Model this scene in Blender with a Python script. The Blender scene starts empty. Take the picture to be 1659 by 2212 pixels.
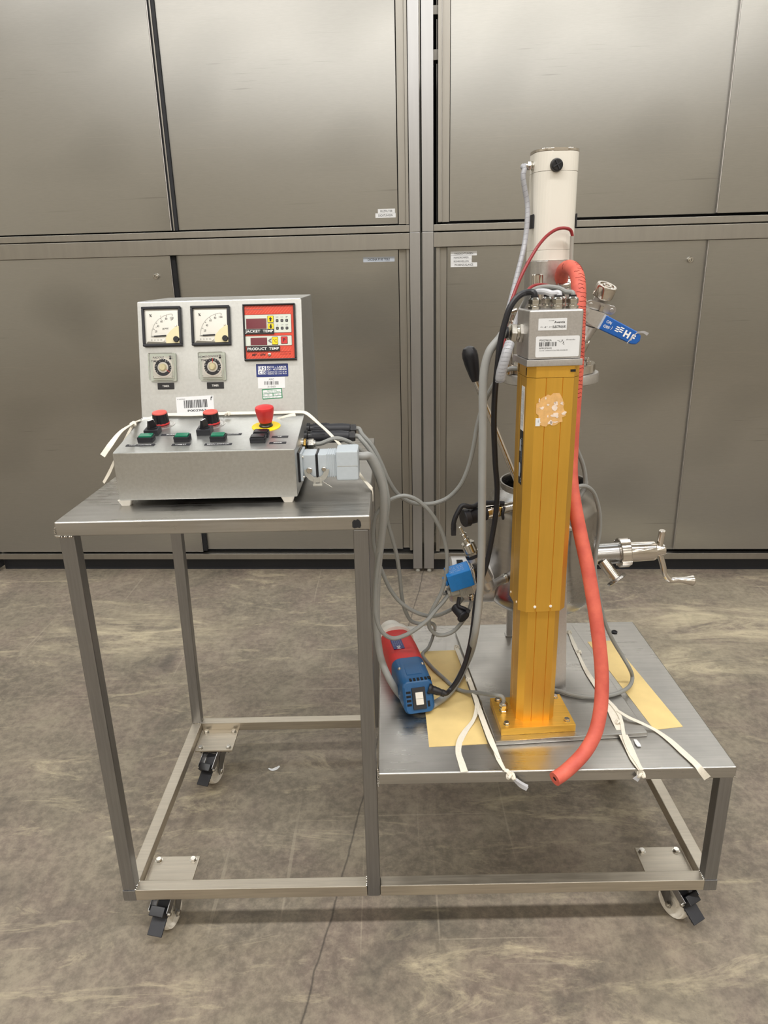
import bpy, bmesh, math, random
from mathutils import Vector, Matrix
random.seed(7)
scene = bpy.context.scene
COL = scene.collection

# ------------------------------------------------------------------ camera
_c, _r, _u, _b, _lens = ((0.6385, -1.2735, 1.4822), (0.9997, 0.0003, -0.0236), (0.0222, 0.3168, 0.9482), (0.0078, -0.9485, 0.3167), 24.8025)
cd = bpy.data.cameras.new('camera')
cam = bpy.data.objects.new('camera', cd)
COL.objects.link(cam)
cam.matrix_world = Matrix(((_r[0], _u[0], _b[0], _c[0]), (_r[1], _u[1], _b[1], _c[1]), (_r[2], _u[2], _b[2], _c[2]), (0, 0, 0, 1)))
cd.sensor_width = 36.0
cd.sensor_fit = 'AUTO'
cd.lens = _lens
cd.clip_start = 0.02
scene.camera = cam

# ------------------------------------------------------------------ world, lamps, exposure
wd = bpy.data.worlds.new('world')
scene.world = wd
wd.use_nodes = True
wd.node_tree.nodes['Background'].inputs['Color'].default_value = (0.80, 0.88, 1.0, 1)
wd.node_tree.nodes['Background'].inputs['Strength'].default_value = 0.3

def area(name, loc, sx, sy, power, color, rot=(0, 0, 0)):
    l = bpy.data.lights.new(name, 'AREA')
    l.shape = 'RECTANGLE'
    l.size, l.size_y = sx, sy
    l.energy = power
    l.color = color
    o = bpy.data.objects.new(name, l)
    COL.objects.link(o)
    o.location = loc
    o.rotation_euler = rot
    return o

# rows of tube lamps running along the hall, under the ceiling
area('ceiling_lamp_row', (0.6, -1.75, 6.0), 13.0, 0.35, 570, (1.0, 0.985, 0.96))
for i in range(7):
    area('ceiling_lamp', (-5.7 + 2.1 * i, -5.2, 6.0), 0.7, 1.5, 38, (1.0, 0.975, 0.94))
    area('ceiling_lamp', (-5.2 + 2.1 * i, -9.0, 6.0), 0.6, 1.4, 40, (1.0, 0.94, 0.84))
# skylight strip over the back of the hall, cool daylight
area('skylight_strip', (0.6, 2.5, 6.3), 13.0, 1.3, 120, (0.88, 0.95, 1.0))
# unseen panel added behind the camera to brighten fronts and upper doors
area('front_fill_panel', (0.6, -11.4, 5.7), 13.0, 1.5, 95, (1.0, 0.985, 0.95), (math.radians(90), 0, 0))

vs = scene.view_settings
scene.display_settings.display_device = 'sRGB'
vs.view_transform = 'Standard'
vs.look = 'None'
vs.gamma = 1.0
vs.use_curve_mapping = False
vs.exposure = 0.0

# ------------------------------------------------------------------ materials
def lin(c):
    return tuple(((x / 255) / 12.92) if x / 255 <= 0.04045 else (((x / 255) + 0.055) / 1.055) ** 2.4 for x in c)

class NT:
    def __init__(s, name):
        s.m = bpy.data.materials.new(name)
        s.m.use_nodes = True
        s.t = s.m.node_tree
        s.b = s.t.nodes['Principled BSDF']
        s.tc = s.t.nodes.new('ShaderNodeTexCoord')
    def n(s, typ, **kw):
        x = s.t.nodes.new(typ)
        for k, v in kw.items():
            if k in x.inputs: x.inputs[k].default_value = v
            else: setattr(x, k, v)
        return x
    def l(s, a, b): s.t.links.new(a, b)
    def map(s, scale=(1, 1, 1), rot=(0, 0, 0), src='Object'):
        m = s.n('ShaderNodeMapping')
        m.inputs['Scale'].default_value = scale
        m.inputs['Rotation'].default_value = rot
        s.l(s.tc.outputs[src], m.inputs['Vector'])
        return m.outputs['Vector']
    def noise(s, vec, scale, detail=4, rough=0.55, dist=0.0):
        x = s.n('ShaderNodeTexNoise')
        x.inputs['Scale'].default_value = scale
        x.inputs['Detail'].default_value = detail
        x.inputs['Roughness'].default_value = rough
        x.inputs['Distortion'].default_value = dist
        s.l(vec, x.inputs['Vector'])
        return x.outputs['Fac']
    def ramp(s, fac, stops):
        x = s.n('ShaderNodeValToRGB')
        e = x.color_ramp.elements
        while len(e) < len(stops): e.new(0.5)
        for i, (p, c) in enumerate(stops):
            e[i].position = p
            e[i].color = (*c, 1) if len(c) == 3 else c
        s.l(fac, x.inputs['Fac'])
        return x.outputs['Color']
    def rng(s, fac, a, b, lo, hi):
        x = s.n('ShaderNodeMapRange')
        for k, v in zip(('From Min', 'From Max', 'To Min', 'To Max'), (a, b, lo, hi)): x.inputs[k].default_value = v
        s.l(fac, x.inputs['Value'])
        return x.outputs['Result']
    def mix(s, fac, a, b, mode='MIX'):
        x = s.n('ShaderNodeMix', data_type='RGBA', blend_type=mode)
        for sock, v in ((x.inputs[0], fac), (x.inputs[6], a), (x.inputs[7], b)):
            if hasattr(v, 'links') or hasattr(v, 'is_linked'): s.l(v, sock)
            elif isinstance(v, tuple): sock.default_value = (*v, 1) if len(v) == 3 else v
            else: sock.default_value = v
        return x.outputs[2]
    def math(s, op, a, b=None):
        x = s.n('ShaderNodeMath', operation=op)
        for i, v in enumerate((a, b)):
            if v is None: continue
            if hasattr(v, 'is_linked'): s.l(v, x.inputs[i])
            else: x.inputs[i].default_value = v
        return x.outputs[0]
    def bump(s, h, strength, dist=0.001):
        x = s.n('ShaderNodeBump')
        x.inputs['Strength'].default_value = strength
        x.inputs['Distance'].default_value = dist
        s.l(h, x.inputs['Height'])
        s.l(x.outputs['Normal'], s.b.inputs['Normal'])

def pm(name, rgb, rough=0.45, metal=0.0, var=0.06, scale=60.0, bump=0.0, **kw):
    """plain painted / plastic / rubber material with a little procedural unevenness"""
    t = NT(name)
    c = lin(rgb)
    f = t.noise(t.map(), scale, 3)
    t.l(t.ramp(f, [(0.3, tuple(x * (1 - var) for x in c)), (0.7, tuple(min(1, x * (1 + var)) for x in c))]), t.b.inputs['Base Color'])
    t.l(t.rng(f, 0.3, 0.7, max(0.02, rough - 0.04), min(1, rough + 0.04)), t.b.inputs['Roughness'])
    t.b.inputs['Metallic'].default_value = metal
    for k, v in kw.items(): t.b.inputs[k.replace('_', ' ')].default_value = v
    if bump: t.bump(f, bump)
    return t.m

def steel(name, rgb, rough, grain=(3, 3, 260), var=0.05, blotch=0.06, aniso=0.0, bump=0.03, metal=1.0, rvar=0.06, tang=None):
    """brushed stainless: grain stretched along one direction plus soft blotches"""
    t = NT(name)
    c = lin(rgb)
    g = t.noise(t.map(grain), 1.0, 3, 0.6)
    b = t.noise(t.map(), 5.0, 4, 0.6)
    col = t.ramp(g, [(0.3, tuple(x * (1 - var) for x in c)), (0.7, tuple(min(1, x * (1 + var)) for x in c))])
    col = t.mix(t.rng(b, 0.35, 0.75, 0.0, blotch), col, tuple(x * 0.3 for x in c))
    t.l(col, t.b.inputs['Base Color'])
    r = t.math('ADD', t.rng(g, 0.3, 0.7, rough - rvar * .5, rough + rvar * .5), t.rng(b, 0.3, 0.7, -rvar, rvar))
    t.l(r, t.b.inputs['Roughness'])
    t.b.inputs['Metallic'].default_value = metal
    if aniso:
        t.b.inputs['Anisotropic'].default_value = aniso
        tg = t.n('ShaderNodeTangent', direction_type='RADIAL', axis=tang or 'Z')
        t.l(tg.outputs['Tangent'], t.b.inputs['Tangent'])
    if bump: t.bump(g, bump, 0.0005)
    return t.m

M = {}
def door_mat():
    t = NT('brushed_door_steel')
    c = lin((178, 178, 176))
    b = t.noise(t.map(), 2.6, 5, 0.6, 0.4)
    g = t.noise(t.map((30, 30, 400)), 1.0, 3, 0.6)
    col = t.ramp(g, [(0.3, tuple(x * .97 for x in c)), (0.7, tuple(x * 1.03 for x in c))])
    sm = t.noise(t.map((2.2, 2.2, 2.8)), 1.0, 0, 0.4, 0.0)
    col = t.mix(t.rng(sm, 0.52, 0.85, 0.0, 0.40), col, tuple(x * .45 for x in c))        # hand smudges
    ln = t.noise(t.map((1.6, 1.6, 150)), 1.0, 2, 0.5)
    zone = t.noise(t.map((0.9, 0.9, 2.4)), 1.0, 2, 0.5)
    k = t.math('MULTIPLY', t.rng(ln, 0.60, 0.74, 0.0, 0.6), t.rng(zone, 0.50, 0.62, 0.0, 1.0))
    col = t.mix(k, col, lin((196, 193, 186)))                                              # horizontal handling scratches
    ln2 = t.noise(t.map((2.2, 2.2, 90), (0, 0.03, 0)), 1.0, 3, 0.6)
    k2 = t.math('MULTIPLY', t.rng(ln2, 0.64, 0.76, 0.0, 0.5), t.rng(zone, 0.50, 0.40, 0.0, 1.0))
    col = t.mix(k2, col, lin((84, 82, 78)))
    t.l(col, t.b.inputs['Base Color'])
    t.b.inputs['Roughness'].default_value = 0.28
    t.b.inputs['Metallic'].default_value = 1.0
    t.b.inputs['Anisotropic'].default_value = 0.75
    tg = t.n('ShaderNodeTangent', direction_type='RADIAL', axis='Z')
    t.l(tg.outputs['Tangent'], t.b.inputs['Tangent'])
    return t.m
M['door'] = door_mat()
M['frame'] = steel('cabinet_frame_steel', (164, 161, 155), 0.36, (40, 40, 4), 0.04, 0.0, 0.0, 0.0, rvar=0.0)
M['post'] = steel('bright_post_steel', (186, 187, 190), 0.28, (50, 50, 3), 0.03, 0.0, 0.0, 0.0, rvar=0.0)
M['tube'] = steel('trolley_tube_steel', (152, 152, 153), 0.34, (220, 220, 9), 0.08, 0.12, 0.0, 0.04)
M['tubeh'] = steel('lamp_toned_rail_steel', (198, 190, 176), 0.46, (9, 220, 220), 0.09, 0.06, 0.0, 0.04)  # paler and warmer than the legs: lamp reflections put into the colour
M['top'] = steel('tabletop_steel', (186, 184, 180), 0.36, (5, 160, 160), 0.08, 0.25, 0.0, 0.03, rvar=0.12)
M['box'] = steel('box_steel', (192, 193, 191), 0.36, (160, 160, 160), 0.06, 0.08, 0.0, 0.02, metal=0.9)
M['cast'] = steel('cast_aluminium', (196, 194, 192), 0.48, (300, 300, 300), 0.07, 0.06, 0.0, 0.06)
M['alu'] = steel('matt_aluminium', (200, 198, 196), 0.40, (200, 200, 200), 0.05, 0.05)
M['pol'] = steel('polished_steel', (214, 208, 200), 0.16, (30, 30, 30), 0.02, 0.08, 0.0, 0.0, rvar=0.05)
M['vess'] = steel('vessel_steel', (176, 174, 172), 0.24, (6, 6, 120), 0.05, 0.25, 0.0, 0.01, rvar=0.08)
M['nick'] = steel('nickel_plated', (202, 199, 192), 0.22, (40, 40, 40), 0.03, 0.08, 0.0, 0.0)
M['brass'] = steel('brass', (198, 164, 92), 0.28, (40, 40, 40), 0.03, 0.05)
M['gold'] = steel('gold_anodised_aluminium', (232, 182, 78), 0.42, (220, 220, 5), 0.02, 0.02, 0.0, 0.02, metal=0.85)
M['goldb'] = steel('gold_anodised_block', (234, 184, 82), 0.38, (8, 200, 200), 0.08, 0.03, 0.0, 0.04, metal=0.85)
M['dark'] = pm('dark_gap', (10, 11, 16), 0.8)
M['dark_strip'] = pm('dark_navy', (22, 25, 32), 0.55)
M['white'] = pm('white_enamel', (226, 222, 212), 0.22, var=0.02, scale=8)
M['wplast'] = pm('white_plastic', (228, 224, 216), 0.4, var=0.03)
M['nylon'] = pm('white_nylon', (222, 216, 204), 0.42, var=0.06, scale=40)
M['black'] = pm('black_plastic', (20, 21, 26), 0.35)
M['blackm'] = pm('black_matt_plastic', (33, 34, 40), 0.55)
M['rubber'] = pm('black_rubber', (24, 24, 30), 0.5)
M['red'] = pm('red_plastic', (196, 44, 44), 0.45)
M['redcap'] = pm('red_knob_cap', (214, 92, 82), 0.5)
M['blue'] = pm('blue_plastic', (24, 82, 130), 0.42)
M['coil'] = pm('bright_blue_coil', (22, 116, 190), 0.42)
M['hblue'] = pm('blue_handle_sleeve', (22, 88, 168), 0.4)
M['yellow'] = pm('yellow_plastic', (240, 208, 20), 0.5)
M['green'] = pm('green_lens', (12, 112, 84), 0.22)
M['cablet'] = pm('thick_grey_cable_sheath', (150, 151, 149), 0.42, var=0.04, scale=30)
M['cable'] = pm('grey_cable_sheath', (134, 135, 132), 0.42, var=0.04, scale=30)
M['cableb'] = pm('black_cable_sheath', (26, 26, 32), 0.38)
M['cabler'] = pm('dark_red_cable', (138, 36, 40), 0.4)
M['conn'] = pm('grey_painted_connector', (176, 184, 190), 0.5, var=0.03, scale=120, bump=0.1)
M['gplast'] = pm('grey_plastic', (158, 156, 148), 0.5)
M['rib'] = pm('white_elastic_ribbon', (222, 216, 202), 0.75, var=0.05, scale=220, bump=0.3)
M['film'] = pm('yellow_film', (226, 200, 138), 0.45, var=0.07, scale=14)
M['paper'] = pm('white_label', (220, 222, 224), 0.5, var=0.02)
M['glabel'] = pm('grey_label', (176, 184, 196), 0.5, var=0.02)
M['ink'] = pm('black_ink', (26, 26, 30), 0.6)
M['inkg'] = pm('grey_ink', (110, 110, 112), 0.6)
M['inkw'] = pm('white_print', (240, 240, 238), 0.6)
M['navy'] = pm('navy_label', (24, 42, 110), 0.4)
M['greenp'] = pm('green_print', (34, 128, 84), 0.5)
M['cream'] = pm('cream_meter_cover', (222, 212, 172), 0.4, var=0.02)
M['dialw'] = pm('white_dial', (214, 212, 204), 0.5, var=0.02)
M['ctrl'] = pm('red_faceplate', (206, 66, 44), 0.4, var=0.03)
M['ctrll'] = pm('pale_red_stripe', (240, 140, 116), 0.4)
M['ctrlg'] = pm('pale_grey_faceplate', (206, 212, 202), 0.4, var=0.02)
M['disp'] = pm('dark_red_display', (104, 20, 36), 0.2)
M['spiral'] = pm('spiral_wrap', (158, 159, 164), 0.35, var=0.03)
M['clearw'] = pm('clear_sleeve', (190, 191, 196), 0.25, var=0.03)
M['resid'] = pm('peach_label_residue', (218, 172, 110), 0.6, var=0.12, scale=90)
M['residw'] = pm('white_label_residue', (232, 214, 198), 0.6, var=0.1, scale=90)
M['wall'] = pm('hall_wall_paint', (206, 200, 188), 0.7, var=0.03, scale=2)
M['ceil'] = pm('hall_ceiling', (196, 192, 184), 0.8, var=0.03, scale=2)

def hose_mat():
    t = NT('red_rubber_hose')
    f = t.noise(t.map(), 26, 4)
    t.l(t.ramp(f, [(0.3, lin((190, 82, 70))), (0.72, lin((218, 108, 88)))]), t.b.inputs['Base Color'])
    t.b.inputs['Roughness'].default_value = 0.62
    t.bump(f, 0.15)
    return t.m
M['hose'] = hose_mat()
M['hosed'] = pm('hose_crack', (120, 34, 34), 0.8)

def glass():
    t = NT('clear_plastic_cover')
    t.b.inputs['Base Color'].default_value = (0.97, 0.97, 0.95, 1)
    f = t.noise(t.map(), 30, 2)
    t.l(t.rng(f, 0.3, 0.7, 0.02, 0.06), t.b.inputs['Roughness'])
    t.b.inputs['Transmission Weight'].default_value = 1.0
    t.b.inputs['IOR'].default_value = 1.12
    return t.m
M['glass'] = glass()

def floor_mat():
    t = NT('worn_concrete')
    v = t.map()
    big = t.noise(v, 1.3, 6, 0.65, 0.5)
    mid = t.noise(v, 6.0, 8, 0.72, 0.8)
    fine = t.noise(v, 38.0, 6, 0.75)
    grit = t.noise(v, 190.0, 3, 0.7)
    sp = t.noise(t.map((1.2, 4.2, 1), (0, 0, 0.25)), 1.6, 8, 0.78, 1.5)
    col = t.ramp(big, [(0.28, lin((104, 97, 86))), (0.5, lin((130, 121, 106))), (0.72, lin((146, 136, 118)))])
    hue = t.noise(v, 3.1, 4, 0.6, 0.6)
    col = t.mix(t.rng(hue, 0.42, 0.66, 0.0, 0.6), col, lin((128, 112, 104)))
    col = t.mix(t.rng(mid, 0.42, 0.74, 0.0, 0.6), col, lin((84, 78, 70)))
    col = t.mix(t.rng(mid, 0.46, 0.24, 0.0, 0.55), col, lin((160, 149, 130)))
    col = t.mix(t.rng(fine, 0.46, 0.74, 0.0, 0.55), col, lin((168, 157, 137)))
    col = t.mix(t.rng(fine, 0.48, 0.28, 0.0, 0.5), col, lin((82, 75, 67)))
    col = t.mix(t.rng(grit, 0.60, 0.78, 0.0, 0.45), col, lin((72, 66, 60)))
    # pale scuffed patches
    col = t.mix(t.rng(sp, 0.54, 0.70, 0.0, 0.8), col, lin((190, 178, 150)))
    # two larger pale worn areas on the floor
    for cx, cy, rx, ry in (((-0.52, 1.55, 0.55, 0.3), (2.09, 1.52, 0.5, 0.28), (1.79, 1.16, 0.4, 0.2))):
        w = t.n('ShaderNodeVectorMath', operation='SUBTRACT'); t.l(t.tc.outputs['Object'], w.inputs[0]); w.inputs[1].default_value = (cx, cy, 0)
        w2 = t.n('ShaderNodeVectorMath', operation='MULTIPLY'); t.l(w.outputs[0], w2.inputs[0]); w2.inputs[1].default_value = (1 / rx, 1 / ry, 0)
        ln_ = t.n('ShaderNodeVectorMath', operation='LENGTH'); t.l(w2.outputs[0], ln_.inputs[0])
        k = t.math('MULTIPLY', t.rng(ln_.outputs['Value'], 0.2, 1.0, 1.0, 0.0), t.rng(sp, 0.40, 0.58, 0.0, 0.9))
        col = t.mix(k, col, lin((196, 184, 156)))
    # dark greasy stains
    st = t.noise(v, 2.4, 6, 0.66, 1.0)
    col = t.mix(t.rng(st, 0.55, 0.72, 0.0, 0.62), col, lin((70, 67, 63)))
    # thin scratches
    sc = t.noise(t.map((1.2, 60, 1), (0, 0, 0.6)), 1.0, 2, 0.5)
    col = t.mix(t.rng(sc, 0.70, 0.74, 0.0, 0.3), col, lin((182, 172, 152)))
    sc2 = t.noise(t.map((50, 1.0, 1), (0, 0, 0.35)), 1.0, 2, 0.5)
    col = t.mix(t.rng(sc2, 0.70, 0.74, 0.0, 0.25), col, lin((184, 174, 154)))
    # one hairline crack running away from the camera
    sep = t.n('ShaderNodeSeparateXYZ')
    t.l(t.tc.outputs['Object'], sep.inputs[0])
    wob = t.math('MULTIPLY', t.math('SUBTRACT', t.noise(v, 6.0, 3), 0.5), 0.03)
    d = t.math('ABSOLUTE', t.math('ADD', t.math('SUBTRACT', sep.outputs[0], t.math('ADD', t.math('MULTIPLY', sep.outputs[1], 0.16), 0.466)), wob))
    col = t.mix(t.rng(d, 0.0, 0.004, 0.75, 0.0), col, lin((48, 45, 42)))
    t.l(col, t.b.inputs['Base Color'])
    t.l(t.rng(mid, 0.3, 0.7, 0.42, 0.62), t.b.inputs['Roughness'])
    t.bump(fine, 0.12, 0.002)
    return t.m
M['floor'] = floor_mat()

# ------------------------------------------------------------------ mesh helpers
_tx = {}
def txmesh(s, bold):
    k = (s, bold)
    if k not in _tx:
        cu = bpy.data.curves.new('t', 'FONT')
        cu.body = s
        cu.align_x = 'CENTER'
        cu.align_y = 'CENTER'
        cu.size = 1
        cu.resolution_u = 2
        cu.offset = bold
        ob = bpy.data.objects.new('t', cu)
        me = bpy.data.meshes.new_from_object(ob)
        vs_ = [v.co.copy() for v in me.vertices]
        xs = [v.x for v in vs_] or [0]
        ys = [v.y for v in vs_] or [0]
        cx, cy, w, h = (min(xs) + max(xs)) / 2, (min(ys) + max(ys)) / 2, max(xs) - min(xs) or 1, max(ys) - min(ys) or 1
        _tx[k] = ([((v.x - cx), (v.y - cy)) for v in vs_], [tuple(p.vertices) for p in me.polygons], w, h)
        bpy.data.objects.remove(ob)
        bpy.data.curves.remove(cu)
        bpy.data.meshes.remove(me)
    return _tx[k]

def V(*a): return Vector(a[0]) if len(a) == 1 else Vector(a)
def frame(o, x, y):
    x = V(x).normalized()
    z = x.cross(V(y)).normalized()
    y = z.cross(x)
    o = V(o)
    return Matrix(((x.x, y.x, z.x, o.x), (x.y, y.y, z.y, o.y), (x.z, y.z, z.z, o.z), (0, 0, 0, 1)))
def zframe(o, z):
    z = V(z).normalized()
    a = Vector((1, 0, 0)) if abs(z.x) < 0.8 else Vector((0, 1, 0))
    x = (a - z * a.dot(z)).normalized()
    return frame(o, x, z.cross(x))
def smooth(pts, k=6):
    """centripetal Catmull-Rom through the points"""
    p = [V(q) for q in pts]
    if len(p) < 3: return p
    p = [p[0] * 2 - p[1]] + p + [p[-1] * 2 - p[-2]]
    out = []
    for i in range(1, len(p) - 2):
        a, b, c, d = p[i - 1:i + 3]
        t0 = 0
        t1 = t0 + max(1e-6, (b - a).length) ** .5
        t2 = t1 + max(1e-6, (c - b).length) ** .5
        t3 = t2 + max(1e-6, (d - c).length) ** .5
        for j in range(k):
            t = t1 + (t2 - t1) * j / k
            A1 = a * ((t1 - t) / (t1 - t0)) + b * ((t - t0) / (t1 - t0))
            A2 = b * ((t2 - t) / (t2 - t1)) + c * ((t - t1) / (t2 - t1))
            A3 = c * ((t3 - t) / (t3 - t2)) + d * ((t - t2) / (t3 - t2))
            B1 = A1 * ((t2 - t) / (t2 - t0)) + A2 * ((t - t0) / (t2 - t0))
            B2 = A2 * ((t3 - t) / (t3 - t1)) + A3 * ((t - t1) / (t3 - t1))
            out.append(B1 * ((t2 - t) / (t2 - t1)) + B2 * ((t - t1) / (t2 - t1)))
    out.append(p[-2])
    return out
def rrect(w, h, r, n=4):
    o = []
    for cx, cy, a in ((w / 2 - r, h / 2 - r, 0), (-w / 2 + r, h / 2 - r, 90), (-w / 2 + r, -h / 2 + r, 180), (w / 2 - r, -h / 2 + r, 270)):
        for i in range(n + 1):
            t = math.radians(a + 90 * i / n)
            o.append((cx + r * math.cos(t), cy + r * math.sin(t)))
    return o

class MB:
    def __init__(s, m=None, X=None):
        s.bm = bmesh.new()
        s.mats = []
        s.m = m
        s.X = X or Matrix()
        s.wn = False
    def _mi(s, m):
        m = M[m or s.m]
        if m not in s.mats: s.mats.append(m)
        return s.mats.index(m)
    def _put(s, verts, faces, m, X=None):
        T = s.X @ X if X else s.X
        vv = [s.bm.verts.new(T @ V(v)) for v in verts]
        i = s._mi(m)
        out = []
        for f in faces:
            try:
                g = s.bm.faces.new([vv[k] for k in f])
                g.material_index = i
                g.smooth = True
                out.append(g)
            except ValueError: pass
        return vv, out
    def box(s, a, b, m=None, bev=0.0, X=None, seg=2):
        (x0, y0, z0), (x1, y1, z1) = a, b
        x0, x1 = min(x0, x1), max(x0, x1); y0, y1 = min(y0, y1), max(y0, y1); z0, z1 = min(z0, z1), max(z0, z1)
        vv, ff = s._put([(x0, y0, z0), (x1, y0, z0), (x1, y1, z0), (x0, y1, z0), (x0, y0, z1), (x1, y0, z1), (x1, y1, z1), (x0, y1, z1)],
               [(0, 3, 2, 1), (4, 5, 6, 7), (0, 1, 5, 4), (1, 2, 6, 5), (2, 3, 7, 6), (3, 0, 4, 7)], m, X)
        if bev: s.bev(ff, bev, seg)
        return ff
    def bev(s, ff, w, seg=2):
        s.wn = True
        es = list({e for f in ff for e in f.edges})
        i = ff[0].material_index
        r = bmesh.ops.bevel(s.bm, geom=es, offset=w, segments=seg, profile=0.5, affect='EDGES', clamp_overlap=True)
        for f in r['faces']: f.smooth = True; f.material_index = i
    def cbox(s, c, d, m=None, bev=0.0, X=None, seg=2):
        return s.box([c[i] - d[i] / 2 for i in range(3)], [c[i] + d[i] / 2 for i in range(3)], m, bev, X, seg)
    def prism(s, poly, z0, z1, m=None, bev=0.0, X=None, top=None, seg=2):
        n = len(poly)
        t = top or poly
        vs_ = [(p[0], p[1], z0) for p in poly] + [(p[0], p[1], z1) for p in t]
        fs = [tuple(range(n))[::-1], tuple(range(n, 2 * n))] + [(i, (i + 1) % n, n + (i + 1) % n, n + i) for i in range(n)]
        vv, ff = s._put(vs_, fs, m, X)
        if bev: s.bev(ff, bev, seg)
        return ff
    def lathe(s, prof, m=None, X=None, n=32, a0=0.0, cap=True):
        vs_, fs = [], []
        for r, h in prof:
            for i in range(n):
                a = a0 + 2 * math.pi * i / n
                vs_.append((r * math.cos(a), r * math.sin(a), h))
        for k in range(len(prof) - 1):
            for i in range(n):
                j = (i + 1) % n
                fs.append((k * n + i, k * n + j, (k + 1) * n + j, (k + 1) * n + i))
        if cap:
            fs.append(tuple(range(n))[::-1])
            k = len(prof) - 1
            fs.append(tuple(range(k * n, k * n + n)))
        return s._put(vs_, fs, m, X)
    def cyl(s, a, b, r, m=None, r2=None, n=24, bev=0.0):
        a, b = V(a), V(b)
        h = (b - a).length
        r2 = r if r2 is None else r2
        w = bev
        pr = [(r, 0), (r2, h)] if not w else [(r - w, 0), (r, w), (r2, h - w), (r2 - w, h)]
        return s.lathe(pr, m, zframe(a, b - a), n)
    def hexn(s, a, b, r, m=None):
        a, b = V(a), V(b)
        h = (b - a).length
        return s.lathe([(r * .9, 0), (r, h * .12), (r, h * .85), (r * .88, h)], m, zframe(a, b - a), 6)
    def ball(s, c, r, m=None, sq=(1, 1, 1), n=16):
        k = n // 2
        pr = [(max(1e-4, r * math.sin(math.pi * i / k)), -r * math.cos(math.pi * i / k)) for i in range(k + 1)]
        return s.lathe(pr, m, Matrix.Translation(V(c)) @ Matrix.Diagonal((*sq, 1)), n)
    def tube(s, pts, r, m=None, n=10, k=6, cap=True, hole=0.0):
        p = smooth(pts, k) if k else [V(q) for q in pts]
        rf = r if callable(r) else (lambda t: r)
        vs_, fs = [], []
        N = len(p)
        tan = [(p[min(i + 1, N - 1)] - p[max(i - 1, 0)]).normalized() for i in range(N)]
        x = zframe(p[0], tan[0]).col[0].xyz
        for i in range(N):
            x = (x - tan[i] * x.dot(tan[i])).normalized()
            y = tan[i].cross(x)
            rr = rf(i / (N - 1))
            for j in range(n):
                a = 2 * math.pi * j / n
                vs_.append(p[i] + (x * math.cos(a) + y * math.sin(a)) * rr)
        for i in range(N - 1):
            for j in range(n):
                q = (j + 1) % n
                fs.append((i * n + j, i * n + q, (i + 1) * n + q, (i + 1) * n + j))
        if cap:
            fs.append(tuple(range(n))[::-1])
            if not hole: fs.append(tuple(range((N - 1) * n, N * n)))
            else:
                b0 = len(vs_)
                for dpt in (0, -0.02):
                    for j in range(n):
                        a = 2 * math.pi * j / n
                        vs_.append(p[-1] + tan[-1] * dpt + (x * math.cos(a) + y * math.sin(a)) * hole)
                for j in range(n):
                    q = (j + 1) % n
                    fs.append(((N - 1) * n + j, (N - 1) * n + q, b0 + q, b0 + j))
                    fs.append((b0 + j, b0 + q, b0 + n + q, b0 + n + j))
                fs.append(tuple(range(b0 + n, b0 + 2 * n)))
        return s._put(vs_, fs, m)
    def ribbon(s, pts, w, up, m=None, th=0.0008, k=5, edge=0.0):
        """flat strip along pts; up = one normal or one per point; w = width or one per point"""
        N0 = len(pts)
        ups = [V(up)] * N0 if not isinstance(up, list) else [V(q) for q in up]
        ws = [w] * N0 if not isinstance(w, (list, tuple)) else list(w)
        p = smooth(pts, k)
        N = len(p)
        vs_, fs = [], []
        for i in range(N):
            t = i / k
            a = min(int(t), N0 - 1); b = min(a + 1, N0 - 1); f = t - a
            u = (ups[a] * (1 - f) + ups[b] * f).normalized()
            ww = ws[a] * (1 - f) + ws[b] * f
            tg = (p[min(i + 1, N - 1)] - p[max(i - 1, 0)]).normalized()
            sd = tg.cross(u).normalized()
            u = sd.cross(tg)
            for q in (-1, 1): vs_.append(p[i] + sd * q * ww / 2 + u * th)
            for q in (1, -1): vs_.append(p[i] + sd * q * ww / 2)
        for i in range(N - 1):
            for j in range(4):
                fs.append((i * 4 + j, i * 4 + (j + 1) % 4, i * 4 + 4 + (j + 1) % 4, i * 4 + 4 + j))
        fs += [(0, 1, 2, 3), tuple(range(4 * N - 4, 4 * N))]
        return s._put(vs_, fs, m)
    def flat(s, poly, h, m=None, X=None):
        return s._put([(p[0], p[1], h) for p in poly], [tuple(range(len(poly)))], m, X)
    def rect(s, x0, y0, x1, y1, h, m=None, X=None):
        return s.flat([(x0, y0), (x1, y0), (x1, y1), (x0, y1)], h, m, X)
    def text(s, t, c, h, z, m='ink', X=None, w=None, bold=0.0, shear=0.0, rot=0.0):
        """h = cap height; w = forced width"""
        vs_, fs, W, H = txmesh(t, bold)
        sy = h / 0.70
        sx = (w / W) if w else sy
        ca, sa = math.cos(rot), math.sin(rot)
        o = []
        for x, y in vs_:
            x, y = x * sx + y * sy * shear, y * sy
            o.append((c[0] + x * ca - y * sa, c[1] + x * sa + y * ca, z))
        return s._put(o, fs, m, X)
    def bars(s, x0, x1, y0, y1, z, m='ink', X=None, seed=1, n=26):
        rd = random.Random(seed)
        ws = [rd.choice((1, 1, 2, 3)) for _ in range(2 * n)]
        k = (x1 - x0) / sum(ws)
        x = x0
        for i, w in enumerate(ws):
            if i % 2 == 0: s.rect(x, y0, x + w * k, y1, z, m, X)
            x += w * k
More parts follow.
